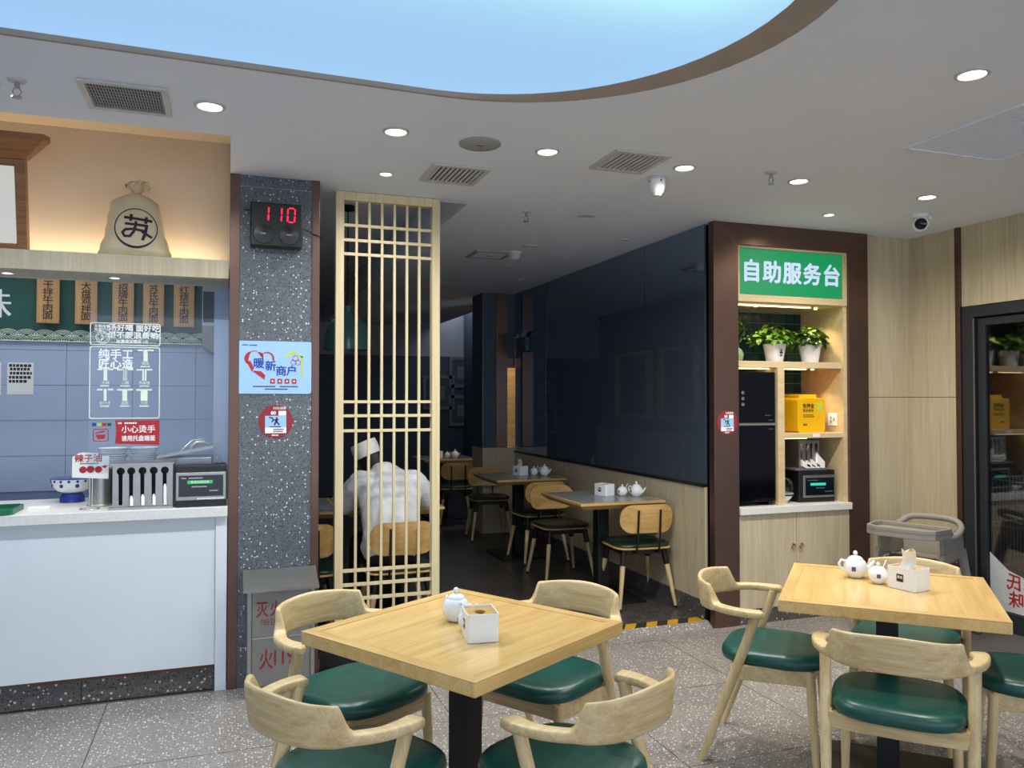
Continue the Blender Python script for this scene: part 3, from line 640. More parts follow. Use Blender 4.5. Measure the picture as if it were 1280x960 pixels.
for s in (-1, 1):
    limb(bm_, [SH[s], EL[s]], [.056, .042]); limb(bm_, [EL[s], HD[s]], [.042, .030])
    h = Vector(HD[s]); d = (h - Vector(EL[s])).normalized(); sd = Vector((d.y, -d.x, 0))
    limb(bm_, [h, h + d * .045, h + d * .075 - Vector((0, 0, .004))], [.030, .033, .028], 10)
    for q, ln in ((-1.5, .060), (-.5, .072), (.5, .068), (1.5, .052)):      # four fingers, curled down to the table
        b = h + d * .085 + sd * (.0155 * q); limb(bm_, [b, b + d * ln * .5 + Vector((0, 0, .004)), b + d * ln * .85 - Vector((0, 0, .016))], [.0085, .008, .0065], 8)
    b = h + d * .03 - sd * (.026 * s); limb(bm_, [b, b + d * .03 - sd * (.022 * s), b + d * .055 - sd * (.024 * s) - Vector((0, 0, .01))], [.0105, .0095, .008], 8)
    kn = (hip + s * .14, 5.40, .545)
    limb(bm_, [(hip + s * .09, 5.02, .55), kn], [.078, .056]); limb(bm_, [kn, (hip + s * .15, 5.38, .30), (hip + s * .15, 5.34, .11)], [.055, .05, .036])
    limb(bm_, [(hip + s * .15, 5.32, .085), (hip + s * .155, 5.44, .07), (hip + s * .16, 5.52, .062)], [.036, .034, .026])
ob = bm_.build('body', 'skin', pe, smooth=180)
md = ob.modifiers.new('remesh', 'REMESH'); md.mode = 'VOXEL'; md.voxel_size = .009; md.use_smooth_shade = True
ct = M()
torso(ct, [((hip, 4.965, .515), .175, .085, .0), ((hip, 4.985, .58), .195, .135, .1), ((hip, 5.0, .70), .178, .125, .25), ((hip, 5.04, .82), .195, .130, .45), ((hip - .005, 5.10, .93), .205, .122, .55), ((hip - .01, 5.145, 1.0), .160, .095, .65), ((hip - .02, 5.185, 1.045), .082, .068, .75), ((hip - .025, 5.205, 1.065), .064, .056, .75)])
for s in (-1, 1):
    limb(ct, [(hip + s * .13, 5.10, .965), SH[s], EL[s]], [.085, .080, .064]); limb(ct, [EL[s], Vector(EL[s]).lerp(Vector(HD[s]), .72)], [.062, .050])
oc = ct.build('coat', 'coat', pe, smooth=180); md = oc.modifiers.new('remesh', 'REMESH'); md.mode = 'VOXEL'; md.voxel_size = .011; md.use_smooth_shade = True
tx = bpy.data.textures.new('cloth_folds', 'CLOUDS'); tx.noise_scale = .09
dm = oc.modifiers.new('folds', 'DISPLACE'); dm.texture = tx; dm.strength = .022; dm.mid_level = .5
tr = M()
torso(tr, [((hip, 4.985, .485), .165, .12, 0), ((hip, 4.99, .53), .18, .13, 0), ((hip, 5.0, .62), .175, .125, .1), ((hip, 5.0, .68), .15, .11, .2)])
for s in (-1, 1):
    kn = (hip + s * .14, 5.40, .55); limb(tr, [(hip + s * .085, 5.0, .555), kn], [.088, .068]); limb(tr, [kn, (hip + s * .15, 5.38, .30), (hip + s * .15, 5.35, .15)], [.066, .062, .054])
ot = tr.build('trousers', 'trouser', pe, smooth=180); md = ot.modifiers.new('remesh', 'REMESH'); md.mode = 'VOXEL'; md.voxel_size = .011; md.use_smooth_shade = True
sm = M()
for s in (-1, 1):
    limb(sm, [(hip + s * .15, 5.30, .083), (hip + s * .155, 5.44, .078), (hip + s * .16, 5.54, .070)], [.046, .044, .034])
sm.build('shoes', 'shoe', pe, smooth=60)
hm = Matrix.Translation(HC) @ Matrix.Rotation(R(-28), 4, 'X') @ Matrix.Rotation(R(-14), 4, 'Y')
hr = M().lathe([(.070, -.07), (.082, -.03), (.088, .0), (.088, .04), (.074, .088), (.03, .112), (.004, .116)], n=24, mx=hm @ Matrix.Translation((0, -.012, .0)) @ Matrix.Diagonal((1, 1.12, 1, 1))); hr.build('hair', 'hair', pe, smooth=70)
# folded white paper cap: a flat boat shape leaning over the back of the head
cp = M(); rr = []
for k, zz in ((1.0, .0), (1.02, .05), (.98, .095), (.25, .10)):
    rr.append([(.088 * k * math.cos(2 * PI * q / 24), .100 * k * math.sin(2 * PI * q / 24), .045 + zz) for q in range(24)])
cp.loft(rr, mx=hm @ Matrix.Translation((-.008, -.015, -.012)) @ Matrix.Rotation(R(16), 4, 'X') @ Matrix.Rotation(R(-8), 4, 'Y')).build('paper_cap', 'paper', pe, smooth=45)

# ================================================================== COUNTER
co = thing('service_counter', 'long white noodle counter with a speckled grey plinth', 'counter', (0, 0, 0))
bx('front_panel', 'white', -3.98, -.062, 4.425, 4.46, .135, .897, co); bx('end_post', 'white', -.06, -.004, 4.413, 4.755, .0, .897, co, .002); M().prism([(-3.98, 4.385), (-.002, 4.385), (-.002, 4.755), (-.085, 4.755), (-.085, 5.05), (-3.98, 5.05)], (), .898, .95).build('worktop', 'quartz', co, bevel=.003); bx('back_panel', 'white', -3.98, -.09, 4.98, 5.0, 0, .897, co)
for a, b in ((-.675, -.065), (-1.285, -.678), (-1.895, -1.288), (-2.505, -1.898)): bx('plinth_tile', 'plinth', a, b, 4.455, 4.475, 0, .133, co)
bx('plinth_stain', 'rust', -.9, -.07, 4.4545, 4.4553, .112, .133, co)

# ---- glass screen over the counter and the decals on it
gs = tag(bx('glass_screen', 'glass', -.665, -.006, 4.50, 4.508, 1.165, 2.134), 'clear glass screen hanging over the noodle counter', 'glass screen')
Y_ = 4.4985
def decal(name, label, cat='sticker', group=None):
    o = bpy.data.objects.new(name, None); COL.objects.link(o); o.location = (0, Y_, 0); return tag(o, label, cat, group)
d1 = decal('notice_decal', 'white-lettered notice decal on the glass screen, the upper one about not wasting noodles')
def outline(x0, x1, z0, z1, wd=.0045, r=.012): return M().prism(rrect(x0, x1, z0, z1, r), [rrect(x0 + wd, x1 - wd, z0 + wd, z1 - wd, r - wd * .5)[::-1]], 0, .0008)
outline(-.662, -.335, 1.778, 1.893).build('border', 'cream_ink', d1, (0, 0, 0), FACE['-Y'])
text('汤好喝 面好吃', .0375, (-.458, 0, 1.866), 'whiteink', d1, bold=.025, sx=1.02); text('但不要浪费哟!', .0375, (-.458, 0, 1.829), 'whiteink', d1, bold=.025, sx=1.06); text('加量续面需补1元', .020, (-.467, 0, 1.797), 'whiteink', d1, sx=1, bold=.02)
text('文明用餐', .0185, (-.607, 0, 1.873), 'whiteink', d1, bold=.02); text('光盘行动', .0185, (-.607, 0, 1.855), 'whiteink', d1, bold=.02)
rg = M().prism(circ(-.604, 1.817, .032, 28), [circ(-.604, 1.817, .029, 28)[::-1]], 0, .0008).prism(circ(-.604, 1.817, .024, 24), [circ(-.604, 1.817, .022, 24)[::-1]], 0, .0008); rg.build('plate_mark', 'whiteink', d1, (0, 0, 0), FACE['-Y'])
ribbon(stroke([(-.61, 1.832), (-.60, 1.817), (-.612, 1.803)], .005), 'whiteink', d1, (0, 0, 0), 'noodle_mark')
d2 = decal('menu_decal', 'white outlined decal of noodle widths on the glass screen, the lower and taller one')
outline(-.663, -.336, 1.405, 1.772).build('border', 'cream_ink', d2, (0, 0, 0), FACE['-Y'])
text('纯手工', .054, (-.543, 0, 1.730), 'whiteink', d2, bold=.025, sx=1.0); text('匠心造', .054, (-.543, 0, 1.680), 'whiteink', d2, bold=.025, sx=1.0)
for cx, z, nm, ws in ((-.405, 1.755, '细面', (.020,)), (-.59, 1.655, '毛细', (.017,)), (-.50, 1.655, '二细', (.003, .003, .003)), (-.41, 1.655, '荞麦棱', (.008, .008)), (-.59, 1.552, '韭叶子', (.013,)), (-.50, 1.552, '韭宽', (.022,)), (-.41, 1.552, '大宽', (.032,))):
    m = M().box(cx - .037, cx - .012, z - .004, z + .004, 0, .0008).box(cx + .012, cx + .037, z - .003, z + .005, 0, .0008)
    tw = sum(ws) + .004 * (len(ws) - 1); x = cx - tw / 2
    for q in ws: m.box(x, x + q, z - .056, z + .004, 0, .0008); x += q + .004
    m.build('noodle_pictogram', 'cream_ink', d2, (0, 0, 0), FACE['-Y']); text(nm, .018, (cx, 0, z - .068), 'cream_ink', d2); print_lines([(cx - .022, cx + .022, z - .083)], 'cream_ink', d2, (0, 0, 0), h=.007)
d3 = decal('warning_decal', 'red hot-dish warning sticker low on the glass screen')
M().prism([(-.543, 1.278), (-.337, 1.268), (-.336, 1.396), (-.543, 1.396), (-.538, 1.34)], (), 0, .0008).build('red_field', 'redink', d3, (0, 0, 0), FACE['-Y'])
text('小心烫手', .040, (-.435, -.001, 1.348), 'whiteink', d3, bold=.015); text('请用托盘端面', .030, (-.435, -.001, 1.302), 'whiteink', d3, bold=.02, sx=.88); print_lines([(-.53, -.512, 1.382), (-.50, -.44, 1.382)], 'whiteink', d3, (0, -.001, 0), h=.008)
outline(-.644, -.573, 1.290, 1.354, .004, .01).build('icon_border', 'redink', d3, (0, 0, 0), FACE['-Y'])
M().prism([(-.632, 1.325), (-.585, 1.325), (-.594, 1.302), (-.622, 1.302)], (), 0, .0008).prism([(-.633, 1.334), (-.60, 1.345), (-.583, 1.342), (-.60, 1.336), (-.632, 1.329)], (), 0, .0008).build('bowl_icon', 'redink', d3, (0, 0, 0), FACE['-Y'])
for k, c in enumerate(('blueink', 'lime', 'redink', 'leafd')): M().box(-.648 + .023 * k, -.630 + .023 * k, 1.368, 1.384, 0, .0008).build('colour_square', c, d3, (0, 0, 0), FACE['-Y'])

# ---- green banner on the kitchen wall, plaques in front of it
bn = tag(bx('green_banner', 'banner', -3.4, -.175, 5.965, 5.992, 1.885, 2.5), 'dark green banner with white wave border on the kitchen wall', 'banner')
wv = M()
for k in range(22):
    cx = -.25 - .105 * k
    for dz, ox in ((0, 0), (.032, .0525)):
        for r in (.062, .048, .034, .020):
            pts = [(cx + ox + r * math.cos(PI * q / 8), 1.892 + dz + r * .62 * math.sin(PI * q / 8)) for q in range(9)]
            for l in stroke(pts, .0045): wv.prism(l, (), 0, .0006 + .0003 * (dz == 0))
wv.box(-3.4, -.18, 1.885, 1.891, 0, .001)
wv.build('wave_border', 'cream_ink', bn, (0, 5.9645, 0), FACE['-Y'])
text('味', .20, (-1.43, 5.963, 2.11), 'whiteink', bn, bold=.012)
for px_, nth, s in ((-1.115, 'leftmost', '干拌牛肉面'), (-.893, 'second from left', '大盘鸡拌面'), (-.672, 'middle', '招牌牛肉面'), (-.485, 'fourth from left', '苏氏牛肉面'), (-.293, 'rightmost', '红烧牛肉面')):
    t = thing('dish_plaque', 'hanging wooden plaque reading %s, %s of five' % (s, nth), 'plaque', (px_, 5.90, 0), 0, 'hanging dish plaques')
    bx('board', 'plaque', -.066, .066, 0, .022, 2.0, 2.44, t, .004); [text(ch, .057, (0, -.001, 2.249 - .050 * q), 'ink', t, bold=.014, sx=1.1) for q, ch in enumerate(s)]; M().cyl((-.05, .011, 0), .002, 2.44, 2.495, 6).cyl((.05, .011, 0), .002, 2.44, 2.495, 6).build('cord', 'ink', t)
# extractor hood and steel duct at the right end of the banner
t = thing('extractor_hood', 'grey steel extractor hood at the right end of the green banner', 'hood', (0, 0, 0))
bx('duct', 'steel', -.165, -.084, 5.5, 5.99, 1.98, 2.3, t); M().prism([(-.165, 1.85), (-.084, 1.80), (-.084, 1.98), (-.165, 1.98)], (), -5.99, -5.5).build('skirt', 'greysteel', t, (0, 0, 0), (PI / 2, 0, 0)); bx('filter', 'ventdark', -.16, -.09, 5.497, 5.5, 2.0, 2.2, t)
for x, nm in ((-1.285, 'sheet of printed kitchen rules on the blue tiles, right of another sheet'), (-1.47, 'sheet of printed rules on the blue tiles, cut by the left edge')):
    t = thing('paper_notice', nm, 'notice', (x, 5.992, 1.64)); bx('sheet', 'paper', -.075, .075, -.002, 0, -.105, .105, t)
    print_lines([(-.065, .065, .085), (-.06, .06, .062), (-.06, .065, .035), (-.065, .065, .008), (-.065, .045, -.018)], 'ink', t, (0, -.0022, 0), h=.018)

# ---- things standing on the counter
WZ = .9505
t = thing('chopstick_dispenser', 'steel five-slot chopstick dispenser on the white counter', 'dispenser', (0, 0, WZ))
def slot(cx): return [(cx + .012 * math.cos(a), .195 + .018 * math.sin(a)) for a in [R(q) for q in range(-48, 229, 23)]] + [(cx - .0075, .025), (cx + .0075, .025)]
SL = (-.51, -.462, -.41, -.358, -.306)
sl = []
for cx in SL:
    c = [(cx + .019 * math.cos(R(q)), .190 + .019 * math.sin(R(q))) for q in range(-62, 243, 20)]; sl.append((c + [(cx - .0085, .02), (cx + .0085, .02)])[::-1])
M().prism([(-.547, 0), (-.268, 0), (-.268, .222), (-.547, .222)], sl, 0, .003).build('front_plate', 'steel', t, (0, 4.455, 0), FACE['-Y'])
bx('body', 'greysteel', -.547, -.268, 4.53, 4.66, 0, .222, t); bx('side_plate', 'steel', -.547, -.543, 4.456, 4.53, 0, .222, t); bx('side_plate', 'steel', -.272, -.268, 4.456, 4.53, 0, .222, t); bx('top_plate', 'steel', -.558, -.262, 4.44, 4.665, .222, .229, t); bx('drip_tray', 'steel', -.56, -.265, 4.42, 4.453, 0, .012, t); bx('lining', 'black', -.54, -.275, 4.525, 4.529, .002, .22, t)
for cx, hh in zip(SL[1:], (.05, .055, .055, .105)):
    M().tube([(cx, 4.47, hh + .01), (cx + .002, 4.452, hh), (cx + .004, 4.437, .015)], [.006, .0085, .0085], 8).build('chopstick_sleeve', 'paper', t, smooth=50)
t = thing('sterilizer_screen', 'black and silver chopstick sterilizer with a small lit screen on the counter end', 'sterilizer', (0, 0, WZ))
bx('housing', 'plastic', -.254, -.008, 4.415, 4.49, 0, .212, t, .004); bx('silver_bezel', 'steel', -.252, -.010, 4.408, 4.414, .035, .178, t, .003); sc = bx('screen', 'screen', -.238, -.024, 4.405, 4.4075, .055, .163, t)
bx('lit_line', 'greenlcd', -.196, -.075, 4.4035, 4.4045, .120, .137, sc); text('智享扫描消毒', .0145, (-.136, 4.403, .1285), 'whiteink', sc, bold=.01); print_lines([(-.225, -.20, .149), (-.19, -.12, .149), (-.175, -.10, .105), (-.09, -.05, .083)], 'screenwhite', sc, (0, 4.4045, 0), h=.006); print_lines([(-.15, -.02, .043)], 'whiteink', t, (0, 4.4075, 0), h=.007)
t = thing('steel_cup', 'brushed steel cylinder cup left of the chopstick dispenser', 'cup', (-.625, 4.66, WZ)); M().lathe([(.066, 0), (.068, .004), (.060, .010), (.060, .188), (.057, .190), (.055, .186), (.055, .02), (.0, .018)], n=32).build('cup', 'steel', t, smooth=40)
t = thing('chili_oil_sign', 'red and white chili oil card on a wire stand on the counter', 'sign', (-.655, 4.50, WZ))
M().tube([(.045 * math.cos(k * PI / 8), .035 * math.sin(k * PI / 8), .003) for k in range(16)], .0028, 6, closed=True).build('base_ring', 'chrome', t, smooth=60)
for x in (-.006, .006): M().cyl((x, .035, 0), .0022, .003, .185, 6).build('wire', 'chrome', t)
cdm = M().prism([(-.085, .16), (.08, .148), (.082, .262), (.04, .265), (.03, .28), (-.04, .285), (-.06, .28), (-.085, .262)], (), 0, .003).build('card', 'paper', t, (0, .030, 0), FACE['-Y'])
text('辣子油', .042, (-.012, .0262, .252), 'redink', t, bold=.02, sx=1.0); print_lines([(-.05, .035, .228)], 'leafd', t, (0, .0265, 0), h=.005)
M().prism(circ(-.036, .197, .017), (), 0, .0008).prism(circ(-.002, .199, .018), (), 0, .0008).prism(circ(.034, .197, .017), (), 0, .0008).prism([(.048, .21), (.062, .22), (.076, .214), (.064, .203)], (), 0, .0008).build('chili_print', 'redink', t, (0, .0265, 0), FACE['-Y'])
# blue and white porcelain
def make_bowl():
    t = thing('bowl', 'x', 'bowl', (0, 0, 0), 0, 'stacked blue and white bowls')
    M().lathe([(.035, 0), (.036, .012), (.060, .028), (.074, .052), (.0765, .064), (.073, .064), (.058, .034), (.03, .018), (0, .016)], n=24).build('shell', 'porcelain', t, smooth=50)
    M().lathe([(.0715, .047), (.0758, .058)], n=24).build('blue_band', 'blueglaze', t, smooth=50); M().lathe([(.050, .0215), (.056, .0252)], n=24).build('blue_line', 'blueglaze', t, smooth=50)
    return t
bw0 = make_bowl(); n = 0
for sx, y, cnt, nm in ((-.602, 4.90, 7, 'left stack behind the chopstick dispenser'), (-.446, 4.90, 7, 'right stack behind the chopstick dispenser')):
    for k in range(cnt):
        ordn = ['lowest', 'second from below', 'third from below', 'middle', 'third from above', 'second from above', 'topmost'][k]
        l = 'blue and white bowl, %s of the %s' % (ordn, nm); loc = (sx, y, WZ + .037 * k)
        if n == 0: bw0.location = loc; bw0['label'] = l
        else: dup(bw0, loc, .7 * k, l)
        n += 1
t = thing('pedestal_bowl', 'large blue and white patterned bowl on a blue foot on the counter', 'bowl', (-.795, 4.88, WZ))
M().lathe([(.062, 0), (.06, .03), (.05, .045), (.045, .05)], n=32).build('foot', 'blueglaze', t, smooth=40); M().lathe([(.045, .05), (.075, .062), (.095, .085), (.105, .125), (.108, .128), (.100, .126), (.07, .075), (0, .06)], n=32).build('shell', 'porcelain', t, smooth=40)
m = M()
for k in range(16):
    a = 2 * PI * k / 16; r = .0985; z = .092
    if k % 2: m.lathe([(.001, -.002), (.011, 0), (.001, .003)], n=8, mx=Matrix.Translation((r * math.cos(a), r * math.sin(a), z)) @ Matrix.Rotation(a, 4, 'Z') @ Matrix.Rotation(PI / 2, 4, 'Y'))
    m.lathe([(.001, -.002), (.009, 0), (.001, .003)], n=4, mx=Matrix.Translation((.1045 * math.cos(a), .1045 * math.sin(a), .115)) @ Matrix.Rotation(a, 4, 'Z') @ Matrix.Rotation(PI / 2, 4, 'Y'))
m.build('blue_flowers', 'blueglaze', t, smooth=40); M().lathe([(.1055, .1245), (.1085, .1285), (.1055, .1292)], n=32).build('blue_rim', 'blueglaze', t, smooth=40)
t = thing('steel_warmer', 'steel food warmer with a sloping lid behind the glass screen', 'food warmer', (0, 0, WZ))
bx('tub', 'steel', -.36, -.085, 4.72, 4.98, 0, .235, t, .004); M().prism([(-.365, .232), (-.075, .285), (-.075, .30), (-.365, .247)], (), -4.99, -4.70).build('lid', 'steel', t, (0, 0, 0), (PI / 2, 0, 0)); M().tube([(-.25, 4.75, .262), (-.19, 4.78, .325), (-.13, 4.78, .335), (-.11, 4.78, .30)], .004, 8).build('handle', 'chrome', t, smooth=50); M().tube([(-.20, 4.85, .275), (-.17, 4.85, .31), (-.12, 4.85, .31)], .012, 8).build('ladle', 'steel', t, smooth=50)
t = thing('spice_can', 'small dark can by the right end of the glass screen', 'can', (-.045, 4.715, WZ)); M().cyl((0, 0, 0), .03, 0, .20).build('can', 'ventdark', t, smooth=40); M().tube([(-.012, -.03, .19), (-.012, -.03, .24), (.012, -.03, .24), (.012, -.03, .19)], .002, 6).build('wire_handle', 'chrome', t)
t = thing('serving_tray', 'green plastic serving tray on the counter at the left edge', 'tray', (-1.24, 4.52, WZ)); M().prism(rrect(-.26, .26, -.125, .125, .03), (), 0, .006).build('bottom', 'tray', t); M().prism(rrect(-.27, .27, -.135, .135, .035), [rrect(-.26, .26, -.125, .125, .03)[::-1]], 0, .025).build('rim', 'tray', t, smooth=40)
t = thing('folded_napkin', 'small white folded cloth on the counter beside the green tray', 'cloth', (-.90, 4.60, WZ)); M().prism(rrect(-.05, .05, -.03, .03, .008), (), 0, .006).build('lower_fold', 'paper', t, bevel=.002); M().prism(rrect(-.045, .047, -.027, .03, .008), (), .006, .011).build('upper_fold', 'paper', t, bevel=.002)

# ---- cloth sack on the ledge
t = thing('cloth_sack', 'cream cloth sack with a round dark character emblem standing on the wood ledge', 'sack', (-.462, 4.535, 2.2305))
def sack_r(z):      # half width, half depth
    P = ((0, .168, .075), (.03, .172, .095), (.12, .140, .098), (.24, .124, .092), (.29, .112, .08), (.318, .075, .055), (.332, .03, .026))
    for (a, b, c), (d, e, f) in zip(P, P[1:]):
        if z <= d: u = (z - a) / (d - a); return b + (e - b) * u, c + (f - c) * u
    return P[-1][1:]
rings = []
for k in range(34):
    z = .332 * k / 33; rx, ry = sack_r(z); r = []
    for q in range(48):
        a = 2 * PI * q / 48; ca, sa = math.cos(a), math.sin(a); wob = 1 + .022 * math.sin(z * 95 + 3.1 * math.sin(a * 2)) * (abs(ca) ** 1.5)
        r.append((math.copysign(abs(ca) ** .75, ca) * rx * wob, math.copysign(abs(sa) ** .75, sa) * ry, z + .006 * math.sin(3 * a + z * 20) * (z > .01)))
    rings.append(r)
bag = M().loft(rings); bag.build('bag', 'sack', t, smooth=80)
rings = []
for z, r0, am in ((.330, .026, .1), (.342, .020, .15), (.352, .026, .3), (.37, .040, .45), (.388, .042, .55), (.398, .030, .6)):
    rings.append([((r0 * (1 + am * math.sin(7 * a + z * 60)) * math.cos(a)) + .012 * (z - .33) * 20, r0 * .7 * (1 + am * math.sin(5 * a)) * math.sin(a), z + .012 * math.sin(3 * a) * (z > .36)) for a in [2 * PI * q / 32 for q in range(32)]])
M().loft(rings).build('tied_neck', 'sack', t, smooth=80); M().tube([(.023 * math.cos(a), .020 * math.sin(a), .341) for a in [2 * PI * q / 14 for q in range(14)]], .004, 6, closed=True).build('tie_cord', 'sack', t, smooth=60)
em = []
for q in range(40):
    a0, a1 = 2 * PI * q / 40, 2 * PI * (q + 1) / 40; w0 = .0045 + .008 * max(0, math.cos(a0 + PI / 2 + .2)) ** 2
    em.append([((.098 + s * w0 * .5) * math.cos(a) + .012, .143 + (.098 + s * w0 * .5) * math.sin(a)) for s, a in ((-1, a0), (1, a0), (1, a1), (-1, a1))])
def gl(pts, wd): em.extend(stroke([(.012 + x * .1, .143 + y * .1) for x, y in pts], wd))
gl([(-.52, .52), (.72, .40)], .0135); gl([(-.22, .66), (-.24, .38)], .014); gl([(.48, .56), (.45, .28)], .014)
gl([(-.48, .20), (.52, .14)], .0125); gl([(.50, .16), (.44, -.24), (.32, -.58)], .0145); gl([(.30, -.18), (.72, -.44)], .0125); gl([(.0, .32), (-.02, .10), (-.10, -.20), (-.28, -.44), (-.52, -.44), (-.62, -.26), (-.48, -.10), (-.12, -.06), (.40, -.14)], .0125)
from mathutils.bvhtree import BVHTree
bvh = BVHTree.FromPolygons([Vector(q) for q in bag.v], bag.f)
def bag_y(x, z):
    h = bvh.ray_cast(Vector((x, -1, z)), Vector((0, 1, 0)))[0]
    return h.y if h else -.05
m = M()
for l in em:
    A, B_, C_, D_ = (Vector(q) for q in l); n_ = max(1, int((A - D_).length / .008)); rr = []
    for k in range(n_ + 1):
        u = k / n_; p, q = A.lerp(D_, u), B_.lerp(C_, u); mid = (p + q) / 2
        yy = min(bag_y(p.x, p.y), bag_y(mid.x, mid.y), bag_y(q.x, q.y))
        yp, yq = min(bag_y(p.x, p.y), yy + .004), min(bag_y(q.x, q.y), yy + .004)
        rr.append([(p.x, yp - .0022, p.y), (q.x, yq - .0022, q.y), (q.x, yq - .0005, q.y), (p.x, yp - .0005, p.y)])
    m.loft(rr)
m.build('emblem', 'navy', t)
# ---- wooden light box at the left edge of the ledge
t = thing('menu_lightbox', 'brown wood framed light box with a flared hood at the left edge of the ledge', 'light box', (-.94, 4.52, 2.2375)); t.rotation_euler = (R(11), 0, 0)
bx('stile', 'brown', -.045, .0, -.03, .03, 0, .44, t, .003); bx('rail', 'brown', -1.2, -.045, -.03, .03, 0, .035, t, .003); bx('rail', 'brown', -1.2, -.045, -.03, .03, .405, .44, t, .003); bx('stile', 'brown', -1.24, -1.2, -.03, .03, 0, .44, t, .003); bx('face', 'lightbox', -1.2, -.045, -.018, .02, .035, .405, t)
M().loft([[(x0, y0, z), (x1, y0, z), (x1, y1, z), (x0, y1, z)] for x0, x1, y0, y1, z in ((-1.245, .005, -.035, .04, .441), (-1.32, .10, -.11, .04, .535), (-1.32, .10, -.11, .04, .56))]).build('hood', 'brown', t)
for a in (-.35, -.75): bx('brace', 'brown', a - .02, a, .025, .035, .03, .4, t)
# ================================================================== THINGS ON THE COLUMN
t = thing('number_display', 'black wall box with red lit number 110 and two round discs on the speckled column', 'number display', (0, 4.42, 0))
bx('housing', 'plastic', .10, .362, -.075, 0, 2.305, 2.535, t, .006); bx('bracket', 'black', .072, .10, -.01, 0, 2.50, 2.508, t)
for cx in (.165, .295): M().lathe([(.052, 0), (.050, .004), (.030, .006), (.012, .010), (.004, .011)], n=28, mx=Matrix.Translation((cx, -.075, 2.368)) @ Matrix.Rotation(PI / 2, 4, 'X')).build('speaker_disc', 'plastic', t, smooth=40)
for cx in (.165, .295): bx('disc_mark', 'greysteel', cx - .012, cx + .012, -.0875, -.0865, 2.365, 2.372, t)
SEG = {'a': (0, 1), 'b': (1, 0), 'c': (1, -1), 'd': (0, -2), 'e': (-1, -1), 'f': (-1, 0)}
def digit(cx, zc, segs):
    m = M(); hw, hh, th = .018, .040, .0065; sl = .05
    def sh(x, z): return (cx + x + sl * (z), zc + z)
    B = {'a': [(-hw + th, hh - th / 2), (hw - th, hh - th / 2)], 'd': [(-hw + th, -hh + th / 2), (hw - th, -hh + th / 2)], 'g': [(-hw + th, 0), (hw - th, 0)], 'b': [(hw, .004), (hw, hh - th)], 'c': [(hw, -hh + th), (hw, -.004)], 'f': [(-hw, .004), (-hw, hh - th)], 'e': [(-hw, -hh + th), (-hw, -.004)]}
    for s in segs:
        (a, b), (c, d) = B[s]
        p0, p1 = Vector(sh(a, b)), Vector(sh(c, d)); dd = (p1 - p0).normalized(); n_ = Vector((-dd.y, dd.x)) * th / 2
        m.prism([tuple(p0 + n_), tuple(p0 - n_), tuple(p1 - n_), tuple(p1 + n_)], (), 0, .001)
    m.build('digit', 'led', t, (0, -.0755, 0), FACE['-Y'])
digit(.172, 2.475, 'bc'); digit(.238, 2.475, 'bc'); digit(.305, 2.475, 'abcdef')
cb = M().tube(spline([(.362, -.03, 2.42), (.40, -.012, 2.41), (.43, -.012, 2.395), (.462, -.010, 2.385), (.468, .10, 2.385)], 4), .003, 6).build('cable', 'black', t, smooth=60)

t = thing('metal_sign', 'pale blue sign plate with heart and house emblem on the speckled column', 'sign', (0, 4.4185, 0))
M().prism(rrect(.045, .419, 1.533, 1.812, .012), (), 0, .004).build('plate', 'blueplate', t, (0, 0, 0), FACE['-Y']); yf = -.0045
for ch, x, z in (('暖', .148, 1.691), ('新', .208, 1.677), ('商', .262, 1.651), ('户', .317, 1.653)): text(ch, .057, (x, yf, z), 'blueink', t, bold=.022)
def arc(cx, cz, r, a0, a1, wf, n=12, ry=None):
    out = []
    for k in range(n):
        q = [a0 + (a1 - a0) * (k + j) / n for j in (0, 1)]; ww = [wf((k + j) / n) / 2 for j in (0, 1)]
        ry_ = ry or r
        out.append([(cx + (r + s * ww[j]) * math.cos(R(q[j])), cz + (ry_ + s * ww[j]) * math.sin(R(q[j]))) for s, j in ((-1, 0), (1, 0), (1, 1), (-1, 1))])
    return out
hl = arc(.130, 1.715, .044, 210, 75, lambda u: .004 + .018 * math.sin(PI * min(1, u * 1.3 + .1)) * (u < .75)) + arc(.130, 1.715, .040, 70, 10, lambda u: .004 + .011 * math.sin(PI * u)) + arc(.190, 1.720, .032, 165, -20, lambda u: .003 + .008 * u)
hl += [[(.088, 1.70), (.105, 1.708), (.125, 1.668), (.113, 1.650)], [(.113, 1.655), (.160, 1.652), (.181, 1.632), (.178, 1.607)]]
ribbon(hl, 'redink', t, (0, yf, 0), 'heart_ribbon')
ribbon([[(.280, 1.727), (.300, 1.727), (.325, 1.752), (.318, 1.766)], [(.318, 1.766), (.325, 1.752), (.366, 1.727), (.385, 1.729)], [(.362, 1.735), (.374, 1.735), (.373, 1.62), (.364, 1.63)]], 'lime', t, (0, yf, 0), 'house_emblem')
ribbon(arc(.335, 1.723, .014, 0, 360, lambda u: .003, 14) + arc(.325, 1.700, .013, 0, 360, lambda u: .003, 12) + arc(.349, 1.700, .013, 0, 360, lambda u: .003, 12), 'redink', t, (0, yf, 0), 'knot_emblem')
for k in range(4):
    q = M().prism(rrect(.206 + .037 * k, .230 + .037 * k, 1.587, 1.613, .003), (), 0, .0006).build('red_square', 'redink', t, (0, yf, 0), FACE['-Y']); M().prism(circ(.218 + .037 * k, 1.600, .005, 8), (), 0, .0006).build('square_mark', 'whiteink', q, (0, 0, .0007))
print_lines([(.12, .235, 1.572), (.255, .35, 1.572), (.18, .295, 1.558)], 'ink', t, (0, yf, 0), h=.006); print_lines([(.065, .095, 1.79), (.10, .14, 1.789)], 'ink', t, (0, yf, 0), h=.005)
